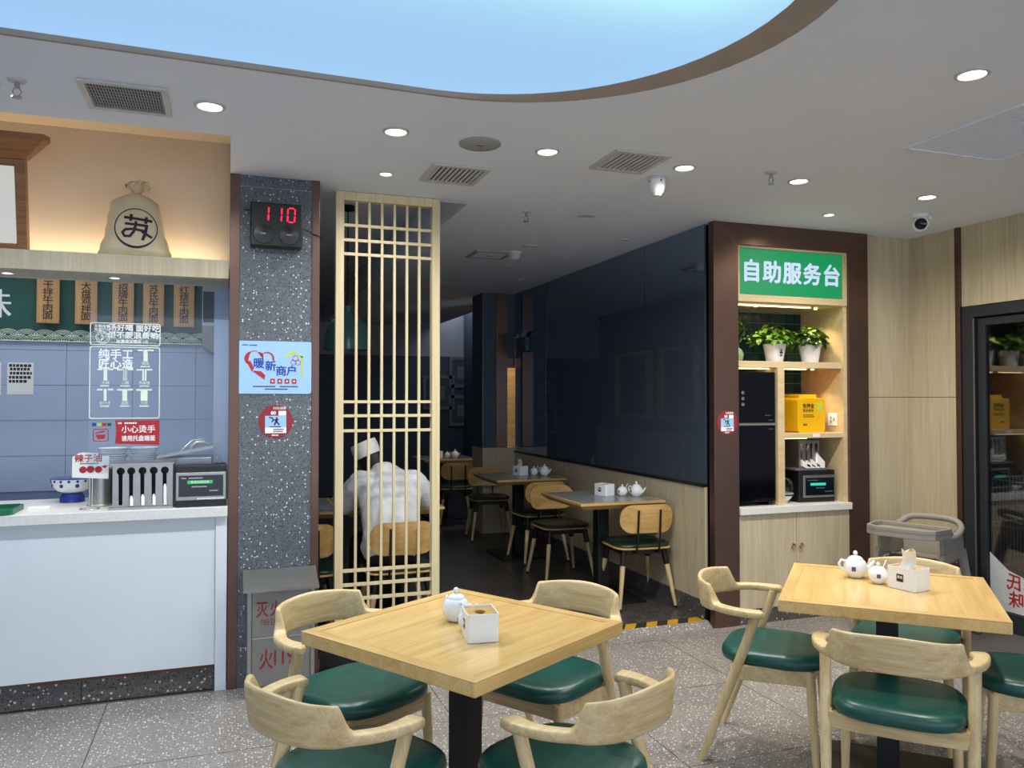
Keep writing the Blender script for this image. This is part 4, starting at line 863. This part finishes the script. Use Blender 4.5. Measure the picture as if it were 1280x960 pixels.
def round_sticker(label, loc, r):
    t = thing('round_sticker', label, 'sticker', loc, 0, 'round red stickers'); k = r / .088
    M().prism(circ(0, 0, r, 40), (), 0, .001).build('disc', 'deepred', t, (0, 0, 0), FACE['-Y'])
    q = bx('panel', 'blueplate', -.054 * k, .054 * k, -.0016, -.0008, -.062 * k, .030 * k, t); bx('white_panel', 'whiteink', -.054 * k, .054 * k, -.0018, -.0008, -.062 * k, -.032 * k, t); bx('white_tab', 'whiteink', .014 * k, .053 * k, -.0018, -.0008, .031 * k, .056 * k, t)
    text('80', .026 * k, (-.012 * k, -.0018, .044 * k), 'whiteink', t, bold=.03); text('扫码领券', .017 * k, (.02 * k, -.0012, .069 * k), 'whiteink', t, bold=.01)
    ribbon([[(a * k, b * k) for a, b in l] for l in stroke([(-.033, .022), (-.018, .019), (-.012, .008), (-.02, -.004)], .006) + stroke([(.005, .02), (.003, .004), (-.006, -.018)], .008) + stroke([(.003, .004), (.012, -.010), (.018, -.018)], .007) + stroke([(-.008, .008), (.014, .010)], .006)], 'ink', q, (0, -.0018, 0), 'figure_print')
    print_lines([(-.03 * k, .03 * k, -.028 * k), (-.012 * k, .045 * k, -.042 * k), (-.012 * k, .04 * k, -.053 * k)], 'ink', t, (0, -.002, 0), h=.006 * k)
    print_lines([(-.02 * k, .015 * k, -.073 * k)], 'whiteink', t, (0, -.0012, 0), h=.006 * k); return t
round_sticker('round red sticker on the speckled column below the pale blue sign', (.236, 4.4185, 1.386), .088)
round_sticker('round red sticker on the left bronze jamb of the service cabinet', (3.118, 4.5135, 1.35), .080)
# fire extinguisher box
t = thing('fire_extinguisher_box', 'grey metal fire extinguisher box with red characters at the foot of the column', 'fire box', (0, 0, 0))
bx('body', 'greysteel', .095, .425, 4.245, 4.405, .04, .545, t, .003)
for xx in (.095, .105 + .30): bx('side_post', 'steel', xx, xx + .02, 4.235, 4.25, .0, .55, t, .002)
M().prism([(4.21, .535), (4.41, .60), (4.41, .612), (4.21, .550)], (), .075, .445).build('lid', 'steel', t, (0, 0, 0), (PI / 2, 0, PI / 2))
for z0, z1 in ((.06, .295), (.302, .53)): bx('door_panel', 'greysteel', .118, .402, 4.238, 4.245, z0, z1, t, .002)
bx('silver_seal', 'chrome', .118, .402, 4.236, 4.239, .295, .302, t)
for xx in (.10, .40): bx('foot', 'darkgrey', xx, xx + .035, 4.23, 4.40, 0, .04, t)
[text(ch, .085, (x, 4.2375, .436), 'deepred', t, sx=.72, bold=.015) for ch, x in (('灭', .167), ('火', .234), ('器', .300))]; text('FIRE·EXTINGUISHER', .046, (.262, 4.2375, .374), 'deepred', t, sx=.5); text('火', .11, (.187, 4.2375, .183), 'deepred', t, sx=.62, bold=.015); text('119', .105, (.268, 4.2375, .190), 'deepred', t, sx=.72, bold=.015)

# ================================================================== SERVICE CABINET
cbn = thing('service_cabinet', 'built-in wood service cabinet in a wide bronze frame with open lit shelves', 'cabinet', (0, 0, 0))
YF = 4.53
m = M().prism([(3.02, .0), (3.212, .0), (3.212, 2.545), (3.02, 2.688)], (), 0, .06); m.build('left_jamb', 'bronze', cbn, (0, YF + .045, 0), FACE['-Y'], bevel=.002)
M().prism([(4.132, 0), (4.308, 0), (4.308, 2.688), (4.132, 2.545)], (), 0, .06).build('right_jamb', 'bronze', cbn, (0, YF + .045, 0), FACE['-Y'], bevel=.002)
M().prism([(3.212, 2.5455), (4.132, 2.5455), (4.308, 2.689), (3.02, 2.689)], (), 0, .06).build('head_board', 'bronze', cbn, (0, YF + .045, 0), FACE['-Y'], bevel=.002)
bx('side_panel', 'cream', 3.17, 3.212, YF + .05, 5.03, .1, 2.54, cbn); bx('side_panel', 'cream', 4.10, 4.132, YF + .005, 5.03, .1, 2.54, cbn)
bk = bx('back_tiles', 'dggrout', 3.212, 4.10, 4.985, 5.03, .78, 2.16, cbn)
bt_ = None
for i in range(12):
    for j in range(18):
        x0 = 3.214 + .075 * i; z0 = .80 + .075 * j
        if bt_ is None: bt_ = M().box(.0022, .0728, -.006, 0, .0022, .0728).build('tile', 'dgtile', bk, (x0, 4.985, z0))
        elif x0 < 4.06: share(bt_, (x0, 4.985, z0), bk)
bx('niche_top', 'cream', 3.212, 4.10, YF + .02, 5.03, 2.16, 2.18, cbn)
bx('shelf', 'cream', 3.213, 4.10, YF + .02, 4.978, 1.722, 1.765, cbn, .002); bx('divider', 'cream', 3.545, 3.60, YF + .01, 4.978, .781, 1.721, cbn, .002); sh2 = bx('shelf', 'cream', 3.601, 4.10, YF + .015, 4.978, 1.235, 1.27, cbn, .002)
bx('shelf_label', 'paper', 3.84, 3.90, YF + .0135, YF + .015, 1.242, 1.263, sh2)
bx('worktop', 'quartz', 3.213, 4.14, 4.50, 5.0, .732, .78, cbn, .003)
for a, b, hx in ((3.216, 3.676, 3.645), (3.680, 4.130, 3.712)):
    d = bx('door', 'panel', a, b, YF - .008, YF + .012, .10, .728, cbn, .0015)
    hd = M().cyl((0, 0, 0), .007, 0, .012, 10, mx=Matrix.Translation((hx, YF - .008, .515)) @ Matrix.Rotation(PI / 2, 4, 'X')).tube([(hx + .016 * math.cos(a_), YF - .018, .500 + .018 * math.sin(a_)) for a_ in [2 * PI * q / 16 for q in range(16)]], .003, 6, closed=True).build('ring_pull', 'brass', d, smooth=50)
bx('carcass', 'panel', 3.216, 4.13, YF + .013, 5.0, .10, .73, cbn); bx('plinth', 'plinth', 3.21, 4.135, YF - .004, YF + .04, 0, .098, cbn)
for (x0, x1, z) in ((3.22, 3.90, 2.158), (3.215, 3.54, 1.720), (3.605, 3.86, 1.720), (3.605, 3.86, 1.233)): bx('led_strip', 'strip', x0, x1, YF + .10, YF + .112, z - .006, z, cbn)
for (x, z, e) in ((3.96, 2.15, 9), (3.45, 2.15, 5), (3.93, 1.715, 8), (3.48, 1.715, 1), (3.86, 1.228, 5)):
    lens = M().cyl((x, YF + .12, 0), .012, z - .002, z + .006, 12).build('shelf_spot', 'strip', cbn); lamp('shelf_spot_lamp', 'SPOT', (x, YF + .12, z - .006), e, (1, .74, .40), (R(8), 0, 0), spot_size=R(105), spot_blend=.7, shadow_soft_size=.012)
# lit sign above
t = thing('lit_sign', 'green backlit sign reading 自助服务台 at the top of the service cabinet', 'sign', (0, 0, 0))
M().prism([(3.214, 2.165), (4.130, 2.165), (4.130, 2.544), (3.214, 2.544)], [[(3.232, 2.212), (3.232, 2.528), (4.112, 2.528), (4.112, 2.212)]], 0, .05).build('frame', 'cream', t, (0, YF + .045, 0), FACE['-Y'], bevel=.002)
gp = bx('green_panel', 'greensign', 3.233, 4.111, YF + .010, YF + .04, 2.213, 2.527, t)
for k, ch in enumerate('自助服务台'): text(ch, .158, (3.335 + .168 * k, YF + .009, 2.366), 'whitesign', gp, bold=.030, ext=.0015)
# black glass disinfection cabinet
t = thing('disinfection_cabinet', 'tall black glass two-door disinfection cabinet in the left bay of the service cabinet', 'appliance', (0, 0, 0))
bx('body', 'black', 3.222, 3.536, 4.585, 4.95, .805, 1.69, t); bx('upper_door', 'blackg', 3.220, 3.538, 4.56, 4.584, 1.345, 1.69, t, .002); bx('lower_door', 'blackg', 3.220, 3.538, 4.56, 4.584, .81, 1.325, t, .002); bx('silver_handle', 'greysteel', 3.220, 3.538, 4.555, 4.58, 1.327, 1.343, t)
for z in (1.55, 1.51, 1.47): M().prism(circ(3.275, z, .012, 16), (), 0, .001).build('touch_button', 'steel', t, (0, 4.5597, 0), FACE['-Y'])
print_lines([(3.455, 3.50, 1.395)], 'greysteel', t, (0, 4.5597, 0), h=.004); print_lines([(3.48, 3.52, 1.362), (3.48, 3.52, 1.302)], 'steel', t, (0, 4.5597, 0), h=.004)
for x in (3.24, 3.51): bx('foot', 'black', x - .015, x + .015, 4.58, 4.94, .7805, .805, t)
# yellow box
t = thing('yellow_box', 'yellow plastic rental box with dark print on the middle shelf', 'box', (3.905, 4.66, 1.2705)); t.rotation_euler = (0, 0, R(5))
M().prism(rrect(-.135, .122, 0, .243, .022), (), -.12, .12).build('body', 'yellow', t, (0, .09, 0), FACE['-Y'], bevel=.006, smooth=40); M().prism(rrect(-.09, .07, 0, .03, .006), (), -.09, .09).build('lid_handle', 'yellow', t, (0, .09, .240), FACE['-Y'], bevel=.003)
text('免押金', .036, (-.035, -.0305, .185), 'ink', t, bold=.02); text('租充电宝', .025, (-.035, -.0305, .153), 'ink', t, bold=.01); print_lines([(-.085, .015, .123), (-.085, .02, .11)], 'ink', t, (0, -.0302, 0), h=.006); print_lines([(-.085, -.05, .055)], 'ink', t, (0, -.0302, 0), h=.013); M().prism(rrect(.045, .097, .15, .212, .008), (), 0, .001).build('badge', 'lime', t, (0, -.0302, 0), FACE['-Y'])
t = thing('wall_socket', 'white wall socket on the side panel of the service cabinet by the yellow box', 'socket', (4.099, 4.64, 1.36)); bx('plate', 'porcelain', -.008, 0, -.045, .045, -.045, .045, t, .003)
for y, z in ((.012, .012), (.012, -.015), (-.02, 0)): bx('slot', 'ink', -.009, -.0075, y - .004, y + .004, z - .010, z + .010, t)
# sterilizer and chopstick dispenser on top
t = thing('sterilizer_cabinet', 'dark sterilizer with silver bezel and teal screen on the cabinet worktop', 'sterilizer', (3.90, 4.60, .7805)); t.rotation_euler = (0, 0, R(-4))
bx('housing', 'plastic', -.13, .165, 0, .28, 0, .225, t, .005); bx('silver_bezel', 'steel', -.10, .163, -.010, -.001, .035, .190, t, .003); sc = bx('screen', 'screen', -.082, .150, -.013, -.0105, .05, .172, t); bx('lit_line', 'teallcd', -.045, .08, -.0145, -.0135, .118, .136, sc); print_lines([(-.07, .02, .155), (.0, .07, .10), (.07, .135, .075)], 'greysteel', sc, (0, -.0138, 0), h=.005)
t = thing('spoon_dispenser', 'steel dispenser with dark keyhole slots and white paper sleeves on the dark sterilizer', 'dispenser', (3.865, 4.66, 1.0065))
sl = []
for cx in (-.045, -.003, .039, .081):
    c = [(cx + .015 * math.cos(R(q)), .168 + .020 * math.sin(R(q))) for q in range(-65, 246, 24)]; sl.append((c + [(cx - .006, .03), (cx + .006, .03)])[::-1])
M().prism([(-.065, 0), (.105, 0), (.105, .205), (-.065, .205)], sl, 0, .003).build('front_plate', 'steel', t, (0, -.02, 0), FACE['-Y']); bx('body', 'greysteel', -.065, .105, .03, .20, 0, .205, t); bx('lining', 'black', -.063, .103, .024, .029, .01, .20, t); bx('side_plate', 'steel', -.068, -.065, -.022, .20, 0, .205, t); bx('side_plate', 'steel', .105, .108, -.022, .20, 0, .205, t); bx('base_tray', 'greysteel', -.12, .16, -.05, .20, -.001, .012, t)
for cx, hh in ((-.045, .075), (-.003, .068), (.039, .075), (.081, .125)):
    for q in range(2): M().prism([(cx - .008, hh - .006 * q), (cx + .066 - .004 * q, .028 + (hh - .075) * .5), (cx + .062, .012), (cx + .03, .012), (cx - .008, .028)], (), 0, .006).build('paper_sleeve', 'paper', t, (0, -.024 - .009 * q, 0), FACE['-Y'])
t = thing('dome_bowl', 'white patterned bowl under a clear glass dome beside the sterilizer', 'bowl', (3.682, 4.66, .7805))
M().lathe([(.03, 0), (.03, .012), (.05, .03), (.066, .062), (.068, .07), (.064, .07), (.045, .035), (0, .022)], n=28).build('bowl', 'porcelain', t, smooth=50); M().lathe([(.0655, .05), (.0680, .063)], n=28).build('dark_band', 'ink', t, smooth=50)
M().lathe([(.069, .0705), (.072, .10), (.062, .145), (.035, .172), (.004, .18)], n=28).build('glass_dome', 'glass', t, smooth=60); M().lathe([(.004, .180), (.010, .187), (.008, .196), (.001, .199)], n=12).build('knob', 'black', t, smooth=60)

# plants
def leaf_mesh(L, W):
    vs = []; fs = []; N = 5
    for k in range(N):
        u = k / (N - 1); wd = W * math.sin(PI * min(1, u * .92 + .06)) * (1.15 - .45 * u); z = .25 * L * u * (1 - u) * 1.4 - .16 * L * u * u
        for s, dz in ((-1, .18 * wd), (0, 0), (1, .18 * wd)): vs.append((s * wd, L * u, z + dz))
    for k in range(N - 1):
        for c in range(2): a = k * 3 + c; fs.append((a, a + 1, a + 4, a + 3))
    o = len(vs); vs += [(x, y, z - .0008) for x, y, z in vs]; fs += [tuple(i + o for i in f[::-1]) for f in fs]
    return vs, fs
def plant(label, loc, n, seed, spread, hmax, mats, L=.055, W=.02, pot=True):
    rnd = random.Random(seed); t = thing('potted_plant', label, 'plant', loc, 0, 'potted plants on the upper shelf')
    if pot:
        p = M().lathe([(.056, 0), (.058, .004), (.078, .118), (.081, .120), (.081, .130), (.076, .130), (.072, .105), (.0, .10)], n=32).build('pot', 'porcelain', t, smooth=35)
        if pot == 2:
            for z, r in ((.085, .007), (.068, .012), (.048, .008)): M().prism(circ(0, z, r, 8, r * .7), (), 0, .0035).build('pot_emblem', 'navy', p, (0, -.0705 - (z - .05) * .15, 0), FACE['-Y'])
        M().cyl((0, 0, 0), .071, .101, .110, 20).build('soil', 'soil', t)
    protos = []
    for mname in mats:
        m = M(); m.add(*leaf_mesh(L, W)); o = m.build('leaf', mname, t, (0, 0, 0), smooth=180); protos.append([o, True])
    base = Vector((0, 0, .11)); st = M()
    for k in range(n):
        a = rnd.uniform(0, 2 * PI); rr = spread * rnd.random() ** .6; zz = base.z + hmax * (1 - (rr / spread) ** 2 * .75) * rnd.uniform(.35, 1)
        p = Vector((rr * math.cos(a), rr * math.sin(a) * .75, zz))
        if k % 3 == 0: st.tube([base + Vector((rnd.uniform(-.02, .02), rnd.uniform(-.02, .02), -.004)), base.lerp(p, .55) + Vector((0, 0, .02)), p], .0016, 4)
        q = rnd.random(); i = min(len(mats) - 1, int((q * .6 + .4 * (1 - (zz - base.z) / hmax)) * len(mats)))
        rot = (rnd.uniform(-.9, .35), rnd.uniform(-.5, .5), a - PI / 2 + rnd.uniform(-.8, .8)); s = rnd.uniform(.7, 1.25)
        pr_ = protos[i]
        if pr_[1]: pr_[0].location = p; pr_[0].rotation_euler = rot; pr_[1] = False
        else: share(pr_[0], p, t, rot, (s, s, s))
    st.build('stems', 'leafd', t); return t
plant('bushy potted plant in a white pot with a small dark emblem on the upper shelf', (3.655, 4.715, 1.7655), 165, 3, .155, .165, ('leafy', 'leaf', 'leaf', 'leafd'), pot=2)
plant('bushy potted plant in a plain white pot at the right end of the upper shelf', (3.95, 4.70, 1.7655), 140, 5, .118, .165, ('leafy', 'leaf', 'leafd', 'leafd'))
vt = plant('dark leafy spray in a green glazed vase at the left end of the upper shelf', (3.375, 4.78, 1.7655), 110, 9, .115, .29, ('leafd', 'leafd', 'leaf'), L=.04, W=.011, pot=False)
M().lathe([(.035, 0), (.05, .02), (.056, .055), (.045, .085), (.022, .105), (.024, .12), (.018, .12), (.016, .1), (0, .09)], n=28).build('vase', 'celadon', vt, smooth=50)

# ================================================================== CEILING FIXTURES
def downlight(label, x, y, r, lit, power=0, color=NEUT, z=CZ, ring='ventw'):
    t = thing('downlight', label, 'ceiling light', (x, y, z), 0, 'lit recessed downlights' if lit else 'unlit recessed downlights')
    M().lathe([(r, -.0005), (r * .98, -.005), (r * .80, -.007), (r * .74, -.0025), (r * .74, -.0005)], n=32).build('trim_ring', ring, t, smooth=40)
    M().lathe([(r * .735, -.0006), (r * .735, -.0022)], n=28).build('lens', 'lens' if lit else 'lensoff', t)
    if power: lamp('downlight_lamp', 'SPOT', (0, 0, -.012), power, color, (0, 0, 0), t, spot_size=R(165), spot_blend=1.0, shadow_soft_size=r * .7)
    return t
D = [(-.875, 3.43, .062, 85, COOL, 'lit downlight above the white counter, cut by the left edge of the picture'), (-.08, 3.43, .062, 80, NEUT, 'lit downlight beside the grey grille, in front of the peach bulkhead'), (.69, 3.48, .060, 50, NEUT, 'lit downlight left of the round ceiling speaker'), (.77, 4.15, .040, 28, NEUT, 'small lit downlight just in front of the lattice screen'),
     (1.43, 3.52, .060, 55, NEUT, 'lit downlight between the round speaker and the right slatted vent'), (2.19, 3.53, .060, 80, NEUT, 'lit downlight beside the hanging white detector'), (2.91, 3.54, .060, 98, WARM, 'lit downlight beside the sprinkler in front of the green sign'), (3.85, 3.57, .060, 82, WARM, 'lit downlight next to the dome camera'), (3.62, 4.12, .040, 22, WARM, 'small lit downlight close above the bronze cabinet frame'), (2.55, 2.16, .060, 90, WARM, 'lit downlight nearest the big square ceiling grille, over the right table')]
for x, y, r, p, c, l in D: downlight(l, x, y, r, True, p, c)
for x, y, r, l in ((2.17, 4.68, .062, 'unlit downlight nearest the striped floor tape, above the back room edge'), (2.19, 5.76, .062, 'unlit downlight beside the ceiling hatch of the back room'), (2.33, 6.64, .058, 'unlit downlight just beyond the ceiling hatch of the back room'), (2.76, 5.29, .045, 'small unlit downlight by the mirror, nearest of three'), (2.70, 6.30, .045, 'small unlit downlight by the mirror, middle of three'), (2.71, 7.35, .045, 'small unlit downlight by the mirror, farthest of three'), (2.05, 7.85, .058, 'farthest unlit downlight of the back room ceiling')): downlight(l, x, y, r, False)
for x, l in ((-.56, 'small lit downlight under the wood ledge, above the middle dish plaques'), (-1.04, 'small lit downlight under the wood ledge, cut by the left edge')): downlight(l, x, 4.56, .032, True, 10, WARM, 2.1345)
def vent(label, x0, x1, y0, y1, mat, n, axis, dark='ventdark', fr=.028, wf_=.5, tilt=20, cat='vent'):
    t = thing('ceiling_vent', label, cat, ((x0 + x1) / 2, (y0 + y1) / 2, CZ), 0, 'ceiling vents'); w_, d_ = (x1 - x0) / 2, (y1 - y0) / 2
    M().prism([(-w_, -d_), (w_, -d_), (w_, d_), (-w_, d_)], [[(-w_ + fr, -d_ + fr), (-w_ + fr, d_ - fr), (w_ - fr, d_ - fr), (w_ - fr, -d_ + fr)]], -.011, -.0005).build('frame', mat, t, bevel=.002)
    bx('void', dark, -w_ + fr, w_ - fr, -d_ + fr, d_ - fr, -.002, -.0006, t); s0 = None
    for k in range(n):
        u = -1 + 2 * (k + .5) / n
        if axis == 'x': c = (u * (w_ - fr), 0, -.006); lo = (-(w_ - fr) / n * wf_, (w_ - fr) / n * wf_, -d_ + fr, d_ - fr)
        else: c = (0, u * (d_ - fr), -.006); lo = (-w_ + fr, w_ - fr, -(d_ - fr) / n * wf_, (d_ - fr) / n * wf_)
        if s0 is None: s0 = M().box(*lo, -.0012, .0012).build('slat', mat, t, c, (0, R(tilt), 0) if axis == 'x' else (R(tilt), 0, 0))
        else: share(s0, c, t)
    return t
v = vent('grey fine-meshed ceiling grille in front of the peach bulkhead', -.54, -.23, 3.285, 3.595, 'vent', 26, 'x', fr=.024)
for o in v.children:
    if o.name.startswith('frame'): o.data.materials[0] = MT['ventw']
for q in range(1, 8): bx('cross_wire', 'vent', -.13, .13, -.131 + .0327 * q - .002, -.131 + .0327 * q + .002, -.0095, -.008, v)
vent('white slatted ceiling vent in front of the lattice screen', .96, 1.265, 3.875, 4.205, 'ventw', 10, 'x'); vent('white slatted ceiling vent between two lit downlights, beside the white detector', 1.725, 2.025, 3.37, 3.69, 'ventw', 9, 'x')
vent('large flush square ceiling grille at the right edge of the picture', 2.985, 3.575, 2.30, 2.895, 'ceiling', 30, 'y', dark='ventw', fr=.012, wf_=.88, tilt=6)
t = thing('ceiling_speaker', 'round pale ceiling speaker between two lit downlights', 'speaker', (1.09, 3.515, CZ)); M().lathe([(.098, -.0005), (.098, -.006), (.090, -.010), (.02, -.011)], n=36).build('grille', 'vent', t, smooth=40); bx('badge', 'ventdark', -.018, .018, -.003, .003, -.0125, -.0108, t)
def sprinkler(label, x, y):
    t = thing('sprinkler', label, 'sprinkler', (x, y, CZ), 0, 'ceiling sprinklers'); M().lathe([(.032, -.0005), (.030, -.006), (.014, -.010)], n=20).build('escutcheon', 'ventw', t, smooth=40); M().cyl((0, 0, 0), .009, -.03, -.009, 10).build('body', 'steel', t, smooth=40)
    M().tube([(-.008, 0, -.03), (-.015, 0, -.045), (-.004, 0, -.062)], .0025, 6).tube([(.008, 0, -.03), (.015, 0, -.045), (.004, 0, -.062)], .0025, 6).build('yoke', 'steel', t); M().cyl((0, 0, 0), .018, -.066, -.063, 14).build('deflector', 'steel', t)
sprinkler('ceiling sprinkler beside the grey grille at the left edge', -.75, 3.39); sprinkler('ceiling sprinkler left of the lit downlight before the green sign', 2.66, 3.45); sprinkler('ceiling sprinkler over the back room edge, by an unlit downlight', 1.76, 4.69)
t = thing('smoke_detector', 'white egg-shaped detector hanging from the ceiling beside the right slatted vent', 'detector', (2.15, 3.74, CZ)); M().lathe([(.050, -.0005), (.050, -.012), (.046, -.016)], n=30).build('base', 'ventw', t, smooth=40); M().lathe([(.046, -.016), (.044, -.05), (.034, -.082), (.024, -.09), (.022, -.098), (.004, -.103)], n=30).build('dome', 'porcelain', t, smooth=50)
for a in range(5): bx('slot', 'ventdark', -.004, .004, -.046, -.0435, -.03, -.02, t, rot=(0, 0, a * 1.2)) 
t = thing('smoke_detector', 'white detector beside the ceiling hatch of the back room', 'detector', (2.16, 6.02, CZ)); M().lathe([(.06, -.0005), (.06, -.02), (.05, -.025)], n=24).build('base', 'ventw', t, smooth=40); M().lathe([(.05, -.025), (.045, -.05), (.02, -.065), (.003, -.066)], n=24).build('dome', 'ventw', t, smooth=50)
t = thing('ceiling_hatch', 'square ceiling access hatch in the back room ceiling', 'hatch', (2.0, 6.18, CZ)); M().prism([(-.16, -.16), (.16, -.16), (.16, .16), (-.16, .16)], [[(-.13, -.13), (-.13, .13), (.13, .13), (.13, -.13)]], -.01, -.0005).build('frame', 'vent', t); bx('panel', 'ceiling', -.128, .128, -.128, .128, -.008, -.0005, t); M().lathe([(.028, -.008), (.028, -.014), (.015, -.016)], n=18).build('catch', 'vent', t)
t = thing('dome_camera', 'white dome security camera with a black eye on the ceiling by the right wall', 'camera', (4.17, 3.92, CZ)); M().lathe([(.048, -.0005), (.048, -.02), (.044, -.024)], n=28).build('base', 'porcelain', t, smooth=40)
M().lathe([(.001, -.052), (.03, -.044), (.048, -.018), (.052, .0), (.048, .018), (.03, .044), (.001, .052)], n=28, mx=Matrix.Translation((0, 0, -.062))).build('ball', 'porcelain', t, smooth=70)
cm_ = Vector((-.68, -.70, -.18)).normalized().to_track_quat('Z', 'Y').to_matrix().to_4x4(); M().lathe([(.034, .040), (.036, .046), (.030, .051), (.001, .053)], n=24, mx=Matrix.Translation((0, 0, -.062)) @ cm_).build('eye', 'blackg', t, smooth=50)
bx('side_arm', 'porcelain', .04, .085, -.012, .012, -.03, -.008, t, .003)

# ================================================================== HIGH CHAIR (grey plastic) IN THE CORNER
t = thing('high_chair', 'grey plastic baby high chair with a wide tray in the corner by the glass door', 'high chair', (4.21, 4.0, 0), R(112)); t.scale = (.93, .93, .97)   # local +Y is forward
def pl_(o): return o
tr_ = [(-.235, .05), (.235, .05), (.255, .12), (.225, .30), (.15, .345), (-.15, .345), (-.225, .30), (-.255, .12)]
M().prism(tr_, (), .690, .700).build('tray_floor', 'grey', t); M().prism(tr_, [[(x * .92, .19 + (y - .19) * .90) for x, y in tr_][::-1]], .700, .728).prism(tr_, [[(x * .94, .19 + (y - .19) * .92) for x, y in tr_][::-1]], .665, .690).build('tray_rim', 'grey', t, bevel=.005)
M().box(-.19, .19, -.20, .10, .47, .50).build('seat', 'grey', t, bevel=.012)
M().tube(spline([(-.20, .08, .645), (-.215, -.08, .655), (-.20, -.215, .70), (-.12, -.25, .74), (.12, -.25, .74), (.20, -.215, .70), (.215, -.08, .655), (.20, .08, .645)], 5), .022, 12).build('back_loop', 'grey', t, smooth=60)
M().loft([[(x, y - .01, z) for x, y, z in r] + [(x, y + .01, z) for x, y, z in r[::-1]] for r in ([(-.17, -.19, .50), (.17, -.19, .50)], [(-.18, -.215, .60), (.18, -.215, .60)], [(-.15, -.235, .67), (.15, -.235, .67)])]).build('backrest', 'grey', t)
for s in (-1, 1):
    M().prism([(-.22, .50), (.14, .50), (.16, .66), (-.20, .66), (-.22, .60)], (), s * .205 - .012, s * .205 + .012).build('side_panel', 'grey', t, (0, 0, 0), (PI / 2, 0, PI / 2), bevel=.006)
    for y0, y1 in ((.12, .27), (-.18, -.30)):
        o4 = lambda x, y, z, a, b: [(x - a, y - b, z), (x + a, y - b, z), (x + a, y + b, z), (x - a, y + b, z)]
        l = M().loft([o4(s * .21, y0, .56, .018, .05), o4(s * .225, y0 + (y1 - y0) * .35, .40, .017, .038), o4(s * .275, y1, .0, .014, .026)]).build('leg', 'grey', t, bevel=.006); M().cyl((s * .272, y1 - .005 * 1, 0), .0055, -.014, .014, 8).build('screw', 'steel', l, (0, 0, 0)) if False else None
    bx('tray_clip', 'grey', s * .20 - .02, s * .20 + .02, -.02, .10, .625, .69, t, .004)
M().box(-.20, .20, -.16, .10, .445, .469).build('seat_shell', 'darkgrey', t)
M().prism([(-.17, .24), (.17, .24), (.15, .52), (-.15, .52)], (), -.115, -.09).build('front_panel', 'darkgrey', t, (0, 0, 0), (PI / 2, 0, 0))

# ================================================================== OUTSIDE THE GLASS DOOR
t = thing('wire_basket_rack', 'tall chrome wire basket rack behind the glass door', 'rack', (5.22, 3.99, 0), R(8)); m = M()
def barp(a, b, r=.005): m.tube([a, b], r, 6)
W2, D2, ZB, ZT = .26, .20, .33, .95
for z in (ZB, (ZB + ZT) / 2, ZT):
    for a, b in (((-W2, -D2), (W2, -D2)), ((W2, -D2), (W2, D2)), ((W2, D2), (-W2, D2)), ((-W2, D2), (-W2, -D2))): barp((*a, z), (*b, z), .007)
m.build('hoop_frame', 'wirewhite', t)
for x, y in ((-W2, -D2), (W2, -D2), (W2, D2), (-W2, D2)):
    M().tube([(x, y, .05), (x, y, ZT + .03)], .010, 8).build('post', 'wirewhite', t); M().lathe([(.02, 0), (.028, .02), (.02, .06)], c=(x, y, 0), n=12).build('caster', 'plastic', t, smooth=40)
vb = None
for k in range(13):
    for y in (-D2, D2):
        x = -W2 + W2 * 2 * (k + .5) / 13
        if vb is None: vb = M().tube([(0, 0, ZB), (0, 0, ZT)], .0045, 6).build('wire', 'wirewhite', t, (x, y, 0))
        else: share(vb, (x, y, 0), t)
for k in range(9):
    for x in (-W2, W2): share(vb, (x, -D2 + 2 * D2 * (k + .5) / 9, 0), t)
bx('base_tray', 'greysteel', -W2, W2, -D2, D2, ZB - .02, ZB, t)
lamp('rack_fill_lamp', 'SPOT', (5.6, 3.0, 2.85), 60, (1, .95, .9), (R(25), 0, 0), spot_size=R(90), spot_blend=.8, shadow_soft_size=.1)  # added fill that brightens the wire rack; no such lamp is known there
